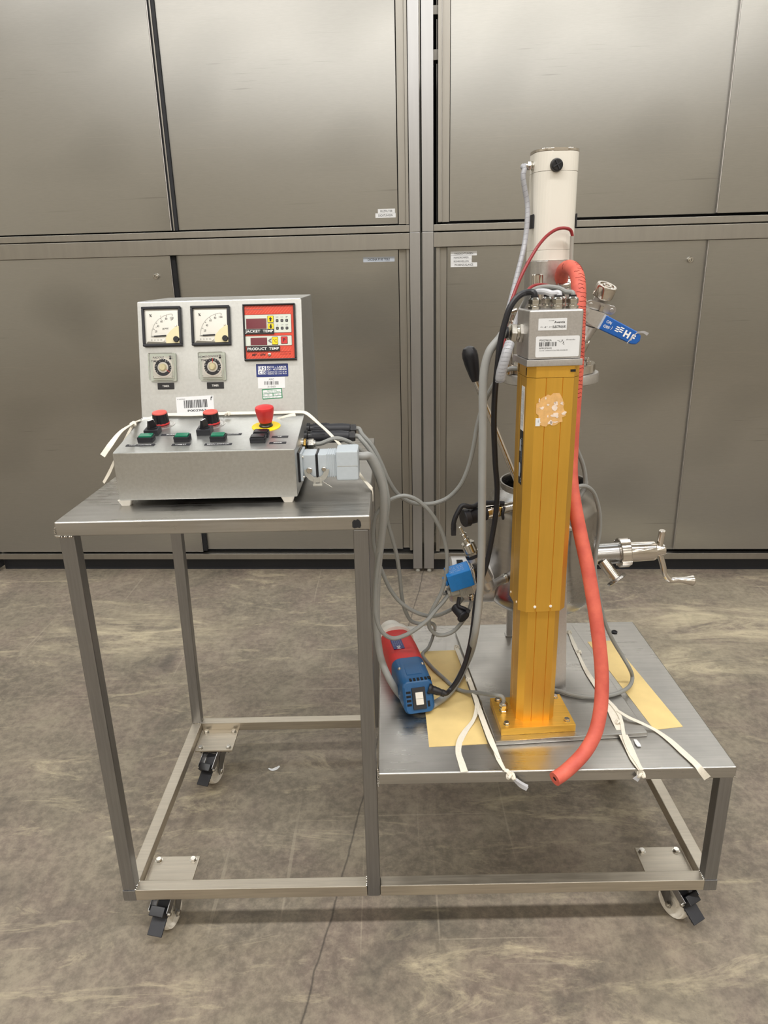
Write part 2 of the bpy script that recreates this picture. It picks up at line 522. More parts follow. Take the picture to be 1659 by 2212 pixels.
    def build(s, name, parent=None, origin=None, label=None, category=None, group=None, kind=None, sharp=0.6):
        bm = s.bm
        bmesh.ops.recalc_face_normals(bm, faces=[f for f in bm.faces])
        for e in bm.edges:
            if len(e.link_faces) == 2 and e.calc_face_angle(0) > sharp: e.smooth = False
        cs = [v.co for v in bm.verts]
        if origin is None:
            lo = Vector([min(c[i] for c in cs) for i in range(3)])
            hi = Vector([max(c[i] for c in cs) for i in range(3)])
            origin = Vector(((lo.x + hi.x) / 2, (lo.y + hi.y) / 2, lo.z))
        origin = V(origin)
        for v in bm.verts: v.co -= origin
        me = bpy.data.meshes.new(name)
        bm.to_mesh(me)
        bm.free()
        for m in s.mats: me.materials.append(m)
        o = bpy.data.objects.new(name, me)
        COL.objects.link(o)
        WLOC[o.name] = origin
        o.location = origin - (WLOC[parent.name] if parent else Vector())
        if parent: o.parent = parent
        if s.wn:
            w = o.modifiers.new('weighted_normal', 'WEIGHTED_NORMAL')
            w.keep_sharp = True
            w.weight = 80
        meta(o, label, category, group, kind)
        return o
WLOC = {}
def meta(o, label=None, category=None, group=None, kind=None):
    if label: o['label'] = label
    if category: o['category'] = category
    if group: o['group'] = group
    if kind: o['kind'] = kind
    return o
def thing(name, loc, label, category, group=None):
    o = bpy.data.objects.new(name, None)
    COL.objects.link(o)
    o.empty_display_size = 0.1
    o.location = loc
    WLOC[o.name] = V(loc)
    return meta(o, label, category, group)
def dup(src, parent, loc):
    """copy of a part (and its sub-parts), placed at a world location"""
    c = src.copy()
    COL.objects.link(c)
    WLOC[c.name] = V(loc)
    c.parent = parent
    c.location = V(loc) - WLOC[parent.name]
    for ch in list(src.children):
        g = ch.copy()
        COL.objects.link(g)
        g.parent = c
        WLOC[g.name] = WLOC[ch.name] - WLOC[src.name] + V(loc)
    return c

# ------------------------------------------------------------------ the hall
b = MB('floor'); b.box((-7.5, -11.6, -0.12), (9, 3.6, 0.0)); b.build('floor', kind='structure', origin=(0, 0, 0))
b = MB('wall'); b.box((-7.5, 3.4, 0), (9, 3.6, 6.6)); b.build('wall_back', kind='structure')
b = MB('wall'); b.box((-7.7, -11.6, 0), (-7.5, 3.6, 6.6)); b.build('wall_left', kind='structure')
b = MB('wall'); b.box((9, -11.6, 0), (9.2, 3.6, 6.6)); b.build('wall_right', kind='structure')
b = MB('wall'); b.box((-7.5, -11.8, 0), (9, -11.6, 6.6)); b.build('wall_front', kind='structure')
b = MB('ceil'); b.box((-7.7, -11.8, 6.6), (9.2, 3.6, 6.7)); b.build('ceiling', kind='structure')

# ------------------------------------------------------------------ steel cabinets behind
WANG = -0.0561
WX = Matrix.Translation(V((0.7572, 2.1502, 0.0))) @ Matrix.Rotation(WANG, 4, 'Z')   # x along the cabinets, y into them, z up
def wloc(x, y, z): return WX @ V(x, y, z)
def wbox(name, parent, x0, x1, y0, y1, z0, z1, m, bev=0.0015, label=None):
    q = MB(m, WX)
    q.box((x0, y0, z0), (x1, y1, z1), m, bev)
    return q.build(name, parent, label=label)
def sticker(name, parent, pa, pb, yoff, text, m='paper', ink='ink', bold=0.0, align=0.0, label=None):
    q = MB(m, WX)
    (x0, z1), (x1, z0) = pa, pb
    F = frame((0, yoff, 0), (1, 0, 0), (0, 0, 1))
    q.box((x0, z0, -0.0002), (x1, z1, 0.0006), m, 0, F)
    h = (z1 - z0)
    q.text(text, ((x0 + x1) / 2 + align, (z0 + z1) / 2), h * .46, 0.0009, ink, F, w=(x1 - x0) * .70, bold=bold)
    return q.build(name, parent, label=label)
def lock(parent, x, z, yoff):
    q = MB('nick', WX)
    q.cyl((x, yoff + .002, z), (x, yoff - .012, z), .0135, n=20, bev=.002)
    q.cyl((x, yoff - .010, z), (x, yoff - .019, z), .008, n=16, bev=.001)
    q.box((x - .0012, yoff - .0195, z - .005), (x + .0012, yoff - .0188, z + .005), 'dark')
    return q.build('lock', parent, label='round cam lock')

ZJ = 1.668
# ---- lower left
c = thing('steel_cabinet', wloc(-1.1, .2, 0), 'lower left steel cabinet with sliding doors, behind the control box and tall table', 'cabinet')
wbox('post', c, 0.0, .047, 0, .05, .022, ZJ, 'post'); wbox('post', c, -2.30, -2.253, 0, .05, .022, ZJ, 'post')
wbox('top_rail', c, -2.253, -.001, .001, .05, 1.5975, 1.665, 'frame'); wbox('bottom_rail', c, -2.253, -.001, .001, .05, .0745, .1045, 'frame')
q = MB('door', WX); q.box((-2.25, .016, .112), (-1.123, .030, 1.5975), 'door', .002); d1 = q.build('door', c)
q = MB('door', WX); q.box((-1.16, .036, .120), (-.0545, .046, 1.5975), 'door', .0015); d2 = q.build('door', c)
wbox('edge_trim', c, -1.1225, -1.119, .014, .032, .112, 1.597, 'alu', .0018, 'bright folded door edge')
wbox('door_gap_shade', c, -1.118, -1.098, .020, .035, .116, 1.597, 'dark', 0, 'dark strip painted as shade in the slot between the doors')  # near-black strip stands in for the shade between the doors
wbox('stile', c, -.0515, -.018, .042, .050, .124, 1.5975, 'frame', .001); wbox('stile', c, -.0165, -.003, .020, .05, .118, 1.5975, 'frame', .001)
wbox('carcass', c, -2.25, -.001, .052, .45, .09, 1.66, 'dark', 0, 'dark inside of the cabinet')
wbox('dark_strip', c, -2.25, 0.0, .045, .06, 0.0, .074, 'dark_strip', 0, 'dark recessed strip under the cabinet')  # dark strip closes the low gap between floor and bottom rail
lock(c, *(-1.196, 1.5076), .016)
sticker('name_label', c, (-0.2169, 1.5681), (-0.0714, 1.5465), .036, 'DIOSNA P100 TEILE', 'glabel', bold=.01)
def foot(parent, x):
    q = MB('gplast', WX); q.lathe([(.010, 0), (.0125, .004), (.0125, .012), (.008, .018), (.006, .026)], 'gplast', Matrix.Translation((x, .016, 0)), 16)
    q.build('foot', parent)
foot(c, .0235); foot(c, -2.276)
# ---- lower right
c = thing('steel_cabinet', wloc(1.2, .2, 0), 'lower right steel cabinet behind the mixing vessel, four small labels on its door', 'cabinet')
wbox('post', c, .0567, .108, 0, .05, .022, ZJ, 'post'); wbox('post', c, 2.353, 2.40, 0, .05, .022, ZJ, 'post')
wbox('top_rail', c, .109, 2.352, .001, .05, 1.603, 1.6645, 'frame'); wbox('bottom_rail', c, .109, 2.352, .001, .05, .0745, .1065, 'frame')
wbox('stile', c, .1195, .1345, .018, .05, .112, 1.6025, 'frame', .001); wbox('edge_trim', c, .1345, .1375, .016, .03, .112, 1.6025, 'alu', .0018, 'bright folded edge')
wbox('stile', c, .1375, .1690, .040, .05, .118, 1.6025, 'frame', .001)
wbox('door', c, .1706, 1.335, .030, .046, .118, 1.6025, 'door', .0015)
wbox('edge_trim', c, 1.3290, 1.3330, .012, .029, .124, 1.6025, 'alu', .0018, 'bright folded door edge')
wbox('door', c, 1.3335, 2.35, .014, .029, .124, 1.6025, 'door', .002)
wbox('carcass', c, .125, 2.35, .053, .45, .09, 1.66, 'dark', 0, 'dark inside of the cabinet')
wbox('dark_strip', c, .108, 2.35, .045, .06, 0.0, .074, 'dark_strip', 0, 'dark recessed strip under the cabinet')
lock(c, *(1.2642, 1.5205), .030)
for a, e, t in (((0.1866, 1.5824), (0.306, 1.5636), 'FASSDICHTUNGEN'), ((0.1867, 1.5654), (0.2833, 1.5481), 'HANDR\u00dcHRER'), ((0.1868, 1.5491), (0.2829, 1.532), 'R\u00dcHRWELLEN'), ((0.1869, 1.5336), (0.3079, 1.5147), 'PROBENZUGLANZE')):
    sticker('name_label', c, a, e, .030, t)
foot(c, .0835); foot(c, 2.376)
# ---- upper left
c = thing('steel_cabinet', wloc(-1.1, .2, ZJ), 'upper left steel cabinet with sliding doors, stacked on the cabinet behind the control box', 'cabinet')
wbox('post', c, 0.0, .047, 0, .05, ZJ + .001, 3.1, 'post'); wbox('post', c, -2.30, -2.253, 0, .05, ZJ + .001, 3.1, 'post')
wbox('bottom_rail', c, -2.253, -.001, .001, .05, 1.6705, 1.6985, 'frame'); wbox('top_rail', c, -2.253, -.001, .001, .05, 3.03, 3.1, 'frame')
wbox('door', c, -2.25, -1.1010, .012, .027, 1.705, 3.03, 'door', .002)
wbox('edge_trim', c, -1.1005, -1.0955, .010, .029, 1.705, 3.03, 'alu', .0018, 'bright folded door edge')
wbox('door_gap_shade', c, -1.0950, -1.0690, .020, .034, 1.705, 3.03, 'dark_strip', .001, 'dark strip painted as shade in the slot between the doors')  # dark strip again paints the shade in the door gap
wbox('edge_trim', c, -1.0890, -1.0830, .016, .021, 1.705, 3.03, 'frame', .001, 'grey folded door edge')
wbox('door', c, -1.0685, -.0535, .030, .044, 1.7075, 3.03, 'door', .0015)
wbox('stile', c, -.0500, -.0170, .040, .05, 1.706, 3.03, 'frame', .001); wbox('stile', c, -.0160, -.0030, .018, .05, 1.703, 3.03, 'frame', .001)
wbox('carcass', c, -2.25, -.001, .052, .45, 1.69, 3.08, 'dark', 0, 'dark inside of the cabinet')
sticker('name_label', c, (-0.143, 1.7714), (-0.0656, 1.7525), .030, 'FILZFILTER')
sticker('name_label', c, (-0.1547, 1.7539), (-0.0627, 1.7344), .030, 'DICHTUNGEN')
# ---- upper right
c = thing('steel_cabinet', wloc(1.2, .2, ZJ), 'upper right steel cabinet behind the white motor, a black gap beside its post', 'cabinet')
wbox('post', c, .0567, .108, 0, .05, ZJ + .001, 3.1, 'post'); wbox('post', c, 2.353, 2.40, 0, .05, ZJ + .001, 3.1, 'post')
wbox('bottom_rail', c, .109, 2.352, .001, .05, 1.6705, 1.6985, 'frame'); wbox('top_rail', c, .109, 2.352, .001, .05, 3.03, 3.1, 'frame')
wbox('stile', c, .1282, .1430, .014, .05, 1.7085, 3.03, 'frame', .001); wbox('edge_trim', c, .1430, .1462, .012, .03, 1.7085, 3.03, 'alu', .0018, 'bright folded edge')
wbox('stile', c, .1462, .1795, .034, .05, 1.7090, 3.03, 'frame', .001)
wbox('door', c, .1812, 1.352, .026, .042, 1.7115, 3.03, 'door', .0015)
wbox('edge_trim', c, 1.3470, 1.3520, .008, .025, 1.7130, 3.03, 'alu', .0018, 'bright folded door edge')
wbox('door', c, 1.3525, 2.35, .010, .025, 1.7110, 3.03, 'door', .002)
wbox('carcass', c, .130, 2.35, .053, .45, 1.69, 3.08, 'dark', 0, 'dark inside of the cabinet')
wbox('shelf_bracket', c, .100, .140, .10, .16, 2.3649, 2.4051, 'frame', .001, 'end of a shelf seen in the gap'); 
wbox('shelf_bracket', c, .100, .140, .10, .16, 2.5334, 2.5674, 'frame', .001)
wbox('back_panel', c, .05, .128, .44, .45, 1.69, 3.08, 'dark', 0)

# ------------------------------------------------------------------ trolley
FZ = 0.115                                    # underside of the lower frame
TW, TD, XM, ZL, ZT, T = 1.3748, 0.6757, 0.5976, 0.4602, 1.0520, 0.030
tr = thing('trolley', (TW / 2, TD / 2, 0), 'stainless steel trolley frame on white castors, tall table left and low table right', 'trolley')
def tube_box(name, a, e, m='tube', bev=.003, label=None):
    q = MB(m); q.box(a, e, m, bev); return q.build(name, tr, label=label)
top = MB('top'); top.box((-.004, -.003, ZT - T), (XM + .004, TD, ZT), 'top', .004, seg=3); top.build('tall_tabletop', tr)
low = MB('top'); low.box((XM + .003, -.003, ZL - T), (TW + .003, TD, ZL), 'top', .004, seg=3); low.build('low_tabletop', tr)
tube_box('leg', (0, 0, FZ + T), (T, T, ZT - T))
q = MB('tube'); q.prism([(-.006, TD - T), (T - .006, TD - T), (T - .006, TD), (-.006, TD)], FZ + T, ZT - T, 'tube', .003, top=[(.004, TD - T), (T + .006, TD - T), (T + .006, TD), (.004, TD)]); q.build('leg', tr)
tube_box('leg', (XM - T, 0, FZ), (XM, T, ZT - T))
tube_box('leg', (XM - T, TD - T, FZ), (XM, TD, ZT - T))
tube_box('leg', (TW - T, 0, FZ + T), (TW, T, ZL - T))
tube_box('leg', (TW - T, TD - T, FZ + T), (TW, TD, ZL - T))
tube_box('bottom_rail', (T * .4, 0, FZ), (XM - T, T, FZ + T), 'tubeh'); tube_box('bottom_rail', (XM, 0, FZ), (TW - T * .4, T, FZ + T), 'tubeh')
tube_box('bottom_rail', (T - .006, TD - T, FZ), (XM - T, TD, FZ + T), 'tubeh'); tube_box('bottom_rail', (XM, TD - T, FZ), (TW, TD, FZ + T), 'tubeh')
q = MB('tubeh'); q.prism([(0, T * .5), (T, T * .5), (T - .006, TD - T * .2), (-.006, TD - T * .2)], FZ, FZ + T, 'tubeh', .003); q.build('bottom_rail', tr)
tube_box('bottom_rail', (TW - T, T * .5, FZ), (TW, TD - T * .2, FZ + T), 'tubeh')
tube_box('corner_block', (-.001, -.001, FZ), (T * .98, T * .6, FZ + T), 'tube', .002, 'square welded corner of the frame')
tube_box('corner_block', (TW - T * .98, -.001, FZ), (TW + .001, T * .6, FZ + T), 'tube', .002)
# weld beads where legs meet rails and table tops
def weld(pts):
    rd = random.Random(len(pts) + int(pts[0][0] * 1000))
    q = MB('nick')
    for i in range(len(pts) - 1):
        a, e = V(pts[i]), V(pts[i + 1])
        n = max(2, int((e - a).length / .0045))
        for k in range(n):
            q.ball(a.lerp(e, (k + .5) / n) + V([rd.uniform(-.0008, .0008) for _ in range(3)]), rd.uniform(.0018, .0028), 'nick', n=6)
    q.build('weld_bead', tr)
weld([(-.003, -.003, ZT - .010), (-.004, -.003, ZT - T), (T, -.003, ZT - T - .001)])
weld([(XM + .003, -.002, ZL + .012), (XM + .003, -.003, ZL - T - .004)])
weld([(T, 0, FZ + T + .001), (T, T, FZ + T + .001)])
weld([(TW - T, 0, FZ + T + .001), (TW - T, T, FZ + T + .001)])
weld([(XM - T - .001, 0, FZ + T), (XM - T - .001, T, FZ + T)])
weld([(0, TD - T, FZ + T + .001), (T, TD - T, FZ + T + .001)])
weld([(TW, -.002, ZL - T), (TW + .002, -.002, ZL - .018)])
q = MB('ink')
c0 = V((0.5749, -0.0035, 1.0352))
pl = [(-.008, -.006), (-.004, -.0085), (.002, -.007), (.007, -.008), (.009, -.003), (.008, .004), (.005, .008), (.002, .0095), (-.001, .007), (-.004, .0085), (-.008, .004)]
q.prism(pl, 0, .0009, 'ink', 0, frame(c0, (1, 0, 0), (0, 0, 1))); q.build('paint_mark', tr, label='black paint blob near the corner of the tall table')
c0 = V((1.3002, 0.6071, 0.4602))
q = MB('rubber'); q.lathe([(.008, 0), (.009, .003), (.006, .005), (.0045, .002)], 'rubber', Matrix.Translation(c0), 18); q.build('rubber_grommet', tr, label='small black grommet in the low table')

def caster(px, py, ang, x0, x1, y0, y1):
    """braked swivel castor; ang turns the pedal about the swivel, pedal points to -y at 0"""
    e = MB('tubeh'); e.box((x0, y0, FZ), (x1, y1, FZ + .006), 'tubeh', .0015); k = e.build('caster', tr, label='braked swivel castor with white wheel')
    for bx in (x0 + .014, x1 - .014):
        for by in (y0 + .012, y1 - .014):
            h = MB('nick'); h.cyl((bx, by, FZ + .006), (bx, by, FZ + .0075), .0085, n=16); h.hexn((bx, by, FZ + .0075), (bx, by, FZ + .013), .0075)
            h.cyl((bx, by, FZ - .010), (bx, by, FZ), .004, n=8)
            h.build('bolt', k)
    X = Matrix.Translation((px, py, 0)) @ Matrix.Rotation(ang, 4, 'Z')
    h = MB('tube', X)
    h.cyl((0, 0, .098), (0, 0, FZ), .031, n=28, bev=.003)
    h.cyl((0, 0, .110), (0, 0, .1125), .034, 'red', n=28)
    h.box((-.026, -.030, .094), (.026, .026, .100), 'tube', .002)
    for sx in (-1, 1):
        P = [(.024, .099), (-.030, .099), (-.050, .044), (-.046, .030), (-.036, .028), (-.028, .040), (-.002, .074), (.018, .084)]
        h.prism([(-y, z) for y, z in P], sx * .021, sx * .0235, 'tube', 0, frame((0, 0, 0), (0, 1, 0), (0, 0, 1)) @ Matrix.Diagonal((-1, 1, 1, 1)))
    h.build('fork', k)
    h = MB('nylon', X)
    R = Matrix.Translation((0, -.042, .040)) @ Matrix.Rotation(math.pi / 2, 4, 'Y')
    w = .0165
    h.lathe([(.008, -w * .8), (.012, -w * .8), (.014, -w * .45), (.029, -w * .45), (.032, -w * .95), (.036, -w), (.0395, -w * .55), (.040, 0), (.0395, w * .55), (.036, w), (.032, w * .95), (.029, w * .45), (.014, w * .45), (.012, w * .8), (.008, w * .8)], 'nylon', R, 40)
    h.build('wheel', k)
    h = MB('nick', X); h.cyl((-.031, -.042, .040), (.031, -.042, .040), .0042, n=12)
    for sx in (-1, 1): h.hexn((sx * .0235, -.042, .040), (sx * .030, -.042, .040), .0075)
    h.build('axle', k)
    # steel brake bracket and black pedal
    S = X @ frame((0, -.028, .100), (1, 0, 0), (0, -.80, -.60))
    h = MB('tube', S); h.box((-.024, .004, -.002), (-.016, .058, .001), 'tube', .0006); h.box((.016, .004, -.002), (.024, .058, .001), 'tube', .0006); h.box((-.024, .000, -.002), (.024, .007, .001), 'tube', .0006)
    for sx in (-1, 1):
        h.box((sx * .0225, .0, -.020), (sx * .0245, .056, .0), 'tube', .0006); h.cyl((sx * .021, .056, -.006), (sx * .029, .056, -.006), .0048, 'nick', n=14, bev=.001)
    h.build('brake_bracket', k)
    h = MB('blackm', S)
    h.box((-.0150, .008, -.001), (.0150, .050, .0035), 'blackm', .001)
    h.box((-.0185, .046, .0005), (.0185, .104, .0055), 'blackm', .0016)
    h.box((-.018, .044, -.024), (.018, .066, .001), 'black', .002)
    for i in range(5): h.box((-.0148, .012 + i * .008, .0034), (.0148, .0155 + i * .008, .0046), 'blackm', .0004)
    for i in range(6): h.box((-.0180, .051 + i * .0085, .0054), (.0180, .0555 + i * .0085, .0068), 'blackm', .0004)
    h.build('brake_pedal', k)
caster(.092, .080, -.22, T + .004, .147, T - .004, .126)
caster(1.286, .080, .52, 1.2285, TW - T - .004, T - .004, .127)
caster(.086, .592, -.30, T - .002, .142, .540, TD - T)
caster(1.286, .592, .35, 1.2285, TW - T - .004, .540, TD - T)

# yellow film left on the low table, each a thin sheet
def film(pts, label):
    q = MB('film'); q.prism([p[:2] for p in pts], ZL, ZL + .0009, 'film'); q.build('protective_film', label=label, category='film sheet', group='yellow film on the low table')
film([(0.717, 0.0847, 0.4602), (0.8512, 0.0923, 0.4602), (0.8189, 0.52, 0.4602), (0.7139, 0.5164, 0.4602)], 'yellow film sheet on the low table, under the blue and red motor')
film([(1.2465, 0.1317, 0.4602), (1.3175, 0.1419, 0.4602), (1.2768, 0.5574, 0.4602), (1.2054, 0.5522, 0.4602)], 'yellow film strip on the low table, right of the red hose')

# ------------------------------------------------------------------ control box on the tall table
BX0, BX1 = .0925, .4545
BYR = .585
cb = thing('control_box', ((BX0 + BX1) / 2, .33, ZT), 'steel control box with two meters, red emergency stop and coloured switches, on the tall table', 'control box')
PX = frame((0, 0, 0), (0, 1, 0), (0, 0, 1))                 # prism plane: x = world y, y = world z, extruded along world x
b = MB('box')
b.prism([(.085, 1.0645), (BYR, 1.0645), (.578, 1.4440), (.345, 1.4420), (.285, 1.1940), (.085, 1.1640)], BX0, BX1, 'box', .0035, PX)
body = b.build('body', cb)
for fx in (0.1024, 0.4334):
    for fy in (.100, .56):
        b = MB('wplast'); b.prism(rrect(.018, .018, .003), ZT, ZT + .013, 'wplast', 0, Matrix.Translation((fx, fy, 0)), top=rrect(.028, .028, .003)); b.build('foot', cb)
FM = Matrix(((1, 0, 0, 0), (0, 0.2352, -0.972, .285), (0, 0.972, 0.2352, 1.194), (0, 0, 0, 1)))     # leaning face: x, up the face, out
SM = Matrix(((1, 0, 0, 0), (0, 0.9889, -0.1483, .085), (0, 0.1483, 0.9889, 1.164), (0, 0, 0, 1)))     # sloping desk

def at(X, c, z=0.0): return X @ Matrix.Translation((c[0], c[1], z))

def meter(pa, pb, rpm):
    cx, cy = (pa[0] + pb[0]) / 2, (pa[1] + pb[1]) / 2
    w = (abs(pb[0] - pa[0]) + abs(pb[1] - pa[1])) / 2
    X = at(FM, (cx, cy))
    k = w / 650.0                                    # drawing units
    def u(x, y): return ((x - 362) * k, (490 - y) * k)
    b = MB('blackm', X)
    b.prism(rrect(w, w, .003), .0, .004, 'blackm', 0)
    o = w / 2
    i = w / 2 * .875
    for a, e in (((-o, -o), (o, -i)), ((-o, i), (o, o)), ((-o, -i), (-i, i)), ((i, -i), (o, i))):
        b.box((*a, .003), (*e, .0105), 'blackm', .0012)
    mt = b.build('panel_meter', cb, label='square black framed percent meter')
    b = MB('dialw', X)
    b.box((-i, -i, .0035), (i, i, .005), 'dialw')
    # bevelled white surround of the scale
    b.prism([(-i, -i), (i, -i), (i, i), (-i, i)], .005, .0085, 'dialw', 0, top=[(-i * .84, -i * .86), (i * .98, -i * .98), (i * .98, i * .80), (-i * .84, i * .80)])
    z = .0088
    P0 = u(548, 652)
    R = 352 * k
    for q in range(0, 101, 2):
        a = math.pi - math.radians(90 * (q / 100) ** 0.92)
        ln = (26 if q % 20 == 0 else 12) * k
        wd_ = (3.2 if q % 20 == 0 else 1.6) * k
        d = Vector((math.cos(a), math.sin(a)))
        n = Vector((-d.y, d.x))
        p = Vector(P0)
        if q % 20 == 0: r0, r1 = R - ln, R + 6 * k
        else: r0, r1 = R, R + ln
        b.flat([p + d * r0 - n * wd_, p + d * r1 - n * wd_, p + d * r1 + n * wd_, p + d * r0 + n * wd_], z, 'ink')
    for t, x, y in (('20', 268, 572), ('40', 305, 487), ('60', 367, 410), ('80', 447, 368), ('100', 540, 357)):
        b.text(t, u(x, y), 36 * k, z, 'ink', w=(38 if len(t) == 2 else 58) * k)
    b.text('%', u(188, 312), 44 * k, z, 'ink', bold=.02)
    for j, t in enumerate(('M', '\u2229', '=', '\u2302')): b.text('\u00a4' if j == 3 else ('II' if j == 0 else 'o'), u(190 + 52 * j, 713), 26 * k, z, 'inkg')
    if rpm:
        b.text('RPM', u(425, 532), 34 * k, z, 'ink', w=92 * k, shear=.25, rot=.05)
        for t, x, y, rr in (('500', 540, 385, .3), ('/', 410, 400, .4), ('\u00d7', 272, 505, .5), ('-', 210, 465, .5), ('+', 355, 325, .3)): b.text(t, u(x, y), 20 * k, z, 'ink', shear=.3, rot=rr)
    b.build('dial', mt)
    b = MB('cream', X)
    b.prism([u(*p) for p in ((432, 762), (425, 690), (452, 632), (512, 568), (555, 535), (610, 500), (655, 492), (655, 772), (432, 772))], .0075, .0105, 'cream', .0006)
    b.build('needle_cover', mt, label='cream lower corner cover')
    b = MB('ink', X)
    b.prism([u(230, 642), u(436, 634), u(436, 656), u(230, 662)], .0095, .0102, 'ink'); b.prism([u(178, 654), u(232, 650), u(232, 656), u(178, 658)], .0095, .0100, 'ink')
    b.build('needle', mt)
    b = MB('black', X)
    b.lathe([(48 * k, .0105), (48 * k, .0140), (44 * k, .0150)], 'black', Matrix.Translation((*u(605, 710), 0)), 24)
    b.box((-4 * k, -34 * k, 0), (4 * k, 34 * k, .0004), 'ink', 0, Matrix.Translation((*u(605, 710), .0150)) @ Matrix.Rotation(-.7, 4, 'Z'))
    b.build('zero_screw', mt)
    b = MB('nick', X)
    b.lathe([(16 * k, 0), (14 * k, .002)], 'nick', Matrix.Translation((*u(605, 485), .0088)), 12); b.lathe([(16 * k, 0), (14 * k, .002)], 'nick', Matrix.Translation((*u(393, 722), .0088)), 12)
    b.build('screw', mt)
meter((0.105, 0.2428), (0.1897, 0.1561), True)
meter((0.2126, 0.2422), (0.2972, 0.1556), False)

def timer(pa, pb, l1, l2, ang):
    cx, cy = (pa[0] + pb[0]) / 2, (pa[1] + pb[1]) / 2
    w, h = .0555, .0600
    X = at(FM, (cx, cy))
    b = MB('gplast', X); b.box((-w / 2, -h / 2, 0), (w / 2, h / 2, .004), 'ctrlg', .001); b.box((-.0215, -.024, .004), (.0215, .0235, .009), 'dialw', .001)
    tm = b.build('timer_relay', cb, label='square timer with a round dial')
    Y = X @ Matrix.Translation((.002, -.001, 0))
    b = MB('wplast', Y); b.lathe([(.0215, .009), (.0215, .0105), (.0195, .0112)], 'wplast', None, 40)
    b.lathe([(.0185, .0113), (.0185, .0118), (.0118, .0118)], 'blackm', None, 40, cap=False)
    b.lathe([(.0118, .0114), (.0115, .0122), (.007, .0122)], 'wplast', None, 32, cap=False)
    for q, t in enumerate(('5', '10', '15', '20', '25', '30')):
        a = math.radians(215 - q * 50)
        b.text(t, (.0150 * math.cos(a), .0150 * math.sin(a)), .0022, .0122, 'inkw')
    for q in range(16):
        a = math.radians(220 - q * 17)
        b.rect(-.0006, .0168, .0006, .0180, .0121, 'inkw', Matrix.Rotation(a - math.pi / 2, 4, 'Z'))
    b.rect(-.0007, .008, .0007, .0185, .0123, 'red', Matrix.Rotation(ang, 4, 'Z'))
    b.build('scale_ring', tm)
    b = MB('cream', Y); b.lathe([(.0085, .0118), (.0080, .016), (.0068, .019), (.0062, .0195)], 'cream', None, 24); b.build('timer_knob', tm)
    b = MB('ink', X); b.lathe([(.0026, .0092), (.0024, .0098)], 'ink', Matrix.Translation((.0185, .0185, 0)), 12); b.box((.016, .0225, .0092), (.021, .0242, .0096), 'ink')
    for sx in (-1, 1): b.text('\u00d7', (sx * .0205, -.0205), .0035, .0098, 'ink')
    b.build('indicator', tm)
    b = MB('glass', X)
    F_ = b.prism(rrect(w + .003, h + .003, .003), .0, .022, 'glass', 0, top=rrect(w - .001, h - .001, .003))
    b.build('clear_cover', tm, label='clear plastic hinged cover with handwriting')
    b = MB('ink', X)
    b.text(l1, (-.004, .0195), .0042, .0225, 'ink', w=.0026 * len(l1) * 1.55, shear=.15, rot=.02, bold=.012)
    b.text(l2, (-.011, .0115), .0042, .0225, 'ink', w=.0026 * len(l2) * 1.5, shear=.15, rot=-.03, bold=.012)
    b.build('handwriting', tm)
timer((0.1129, 0.1428), (0.1782, 0.0789), 'PADDLE', 'TIMER', -2.2)
timer((0.222, 0.1422), (0.2876, 0.0784), 'HOMOGENISER', 'TIMER', -.05)
for pa, pb in (((0.13, 0.0776), (0.1669, 0.063)), ((0.2397, 0.0765), (0.2772, 0.0619))):
    b = MB('black', FM); cx, cy = (pa[0] + pb[0]) / 2, (pa[1] + pb[1]) / 2
    b.prism(rrect(abs(pb[0] - pa[0]), abs(pb[1] - pa[1]), .001), 0, .0012, 'black', 0, Matrix.Translation((cx, cy, 0)))
    b.text('TIMER', (cx, cy), .0042, .0014, 'inkw', w=.0155, bold=.02); b.build('name_plate', cb, label='black plate reading TIMER')

# temperature controller
pa, pb = (0.3263, 0.2428), (0.4416, 0.1206)
w, h = abs(pb[0] - pa[0]), abs(pb[1] - pa[1])
X = at(FM, ((pa[0] + pb[0]) / 2, (pa[1] + pb[1]) / 2))
kx, ky = w / 1075.0, h / 1110.0
def u(x, y): return ((x - 757) * kx, (710 - y) * ky)
def deskew(x, y): return u(x - (y - 160) * .058, y + (x - 205) * .012)
def dk(x, y): return deskew(x, y)
b = MB('black', X); o, p_, i, j = w / 2, h / 2, w / 2 - 38 * kx, h / 2 - 36 * ky
b.box((-o, -p_, 0), (o, p_, .004), 'black')
for a, e in (((-o, -p_), (o, -j)), ((-o, j), (o, p_)), ((-o, -j), (-i, j)), ((i, -j), (o, j))): b.box((*a, .003), (*e, .0095), 'black', .0014)
tc = b.build('temperature_controller', cb, label='red faced digital temperature controller in a black frame')
b = MB('ctrl', X); b.box((-i, -j, .0035), (i, j, .0060), 'ctrl')
z = .0063
def stripes(y0, y1):
    x = -i - (y1 - y0)
    while x < i:
        q = [(x, y0), (x + (y1 - y0) * .9, y1)]
        # clip to the face
        (xa, ya), (xb, yb) = q
        sl = (yb - ya) / (xb - xa)
        if xa < -i: ya += (-i - xa) * sl; xa = -i
        if xb > i: yb -= (xb - i) * sl; xb = i
        if xb > xa + .002: b.flat([(xa, ya), (xa + .0005, ya), (xb + .0005 if xb < i - .001 else xb, yb), (xb, yb)], z - .0001, 'ctrll')
        x += .0068
stripes(-j, -j + .0235); stripes(j - .0175, j)
def panel(x0, y0, x1, y1, m, zz=z, rad=.0015):
    a, e = u(x0, y0), u(x1, y1)
    b.prism(rrect(abs(e[0] - a[0]), abs(e[1] - a[1]), rad), zz - .0004, zz, m, 0, Matrix.Translation(((a[0] + e[0]) / 2, (a[1] + e[1]) / 2, 0)))
panel(248, 362, 1210, 728, 'ink'); panel(252, 368, 1204, 722, 'ctrlg', z + .0002)
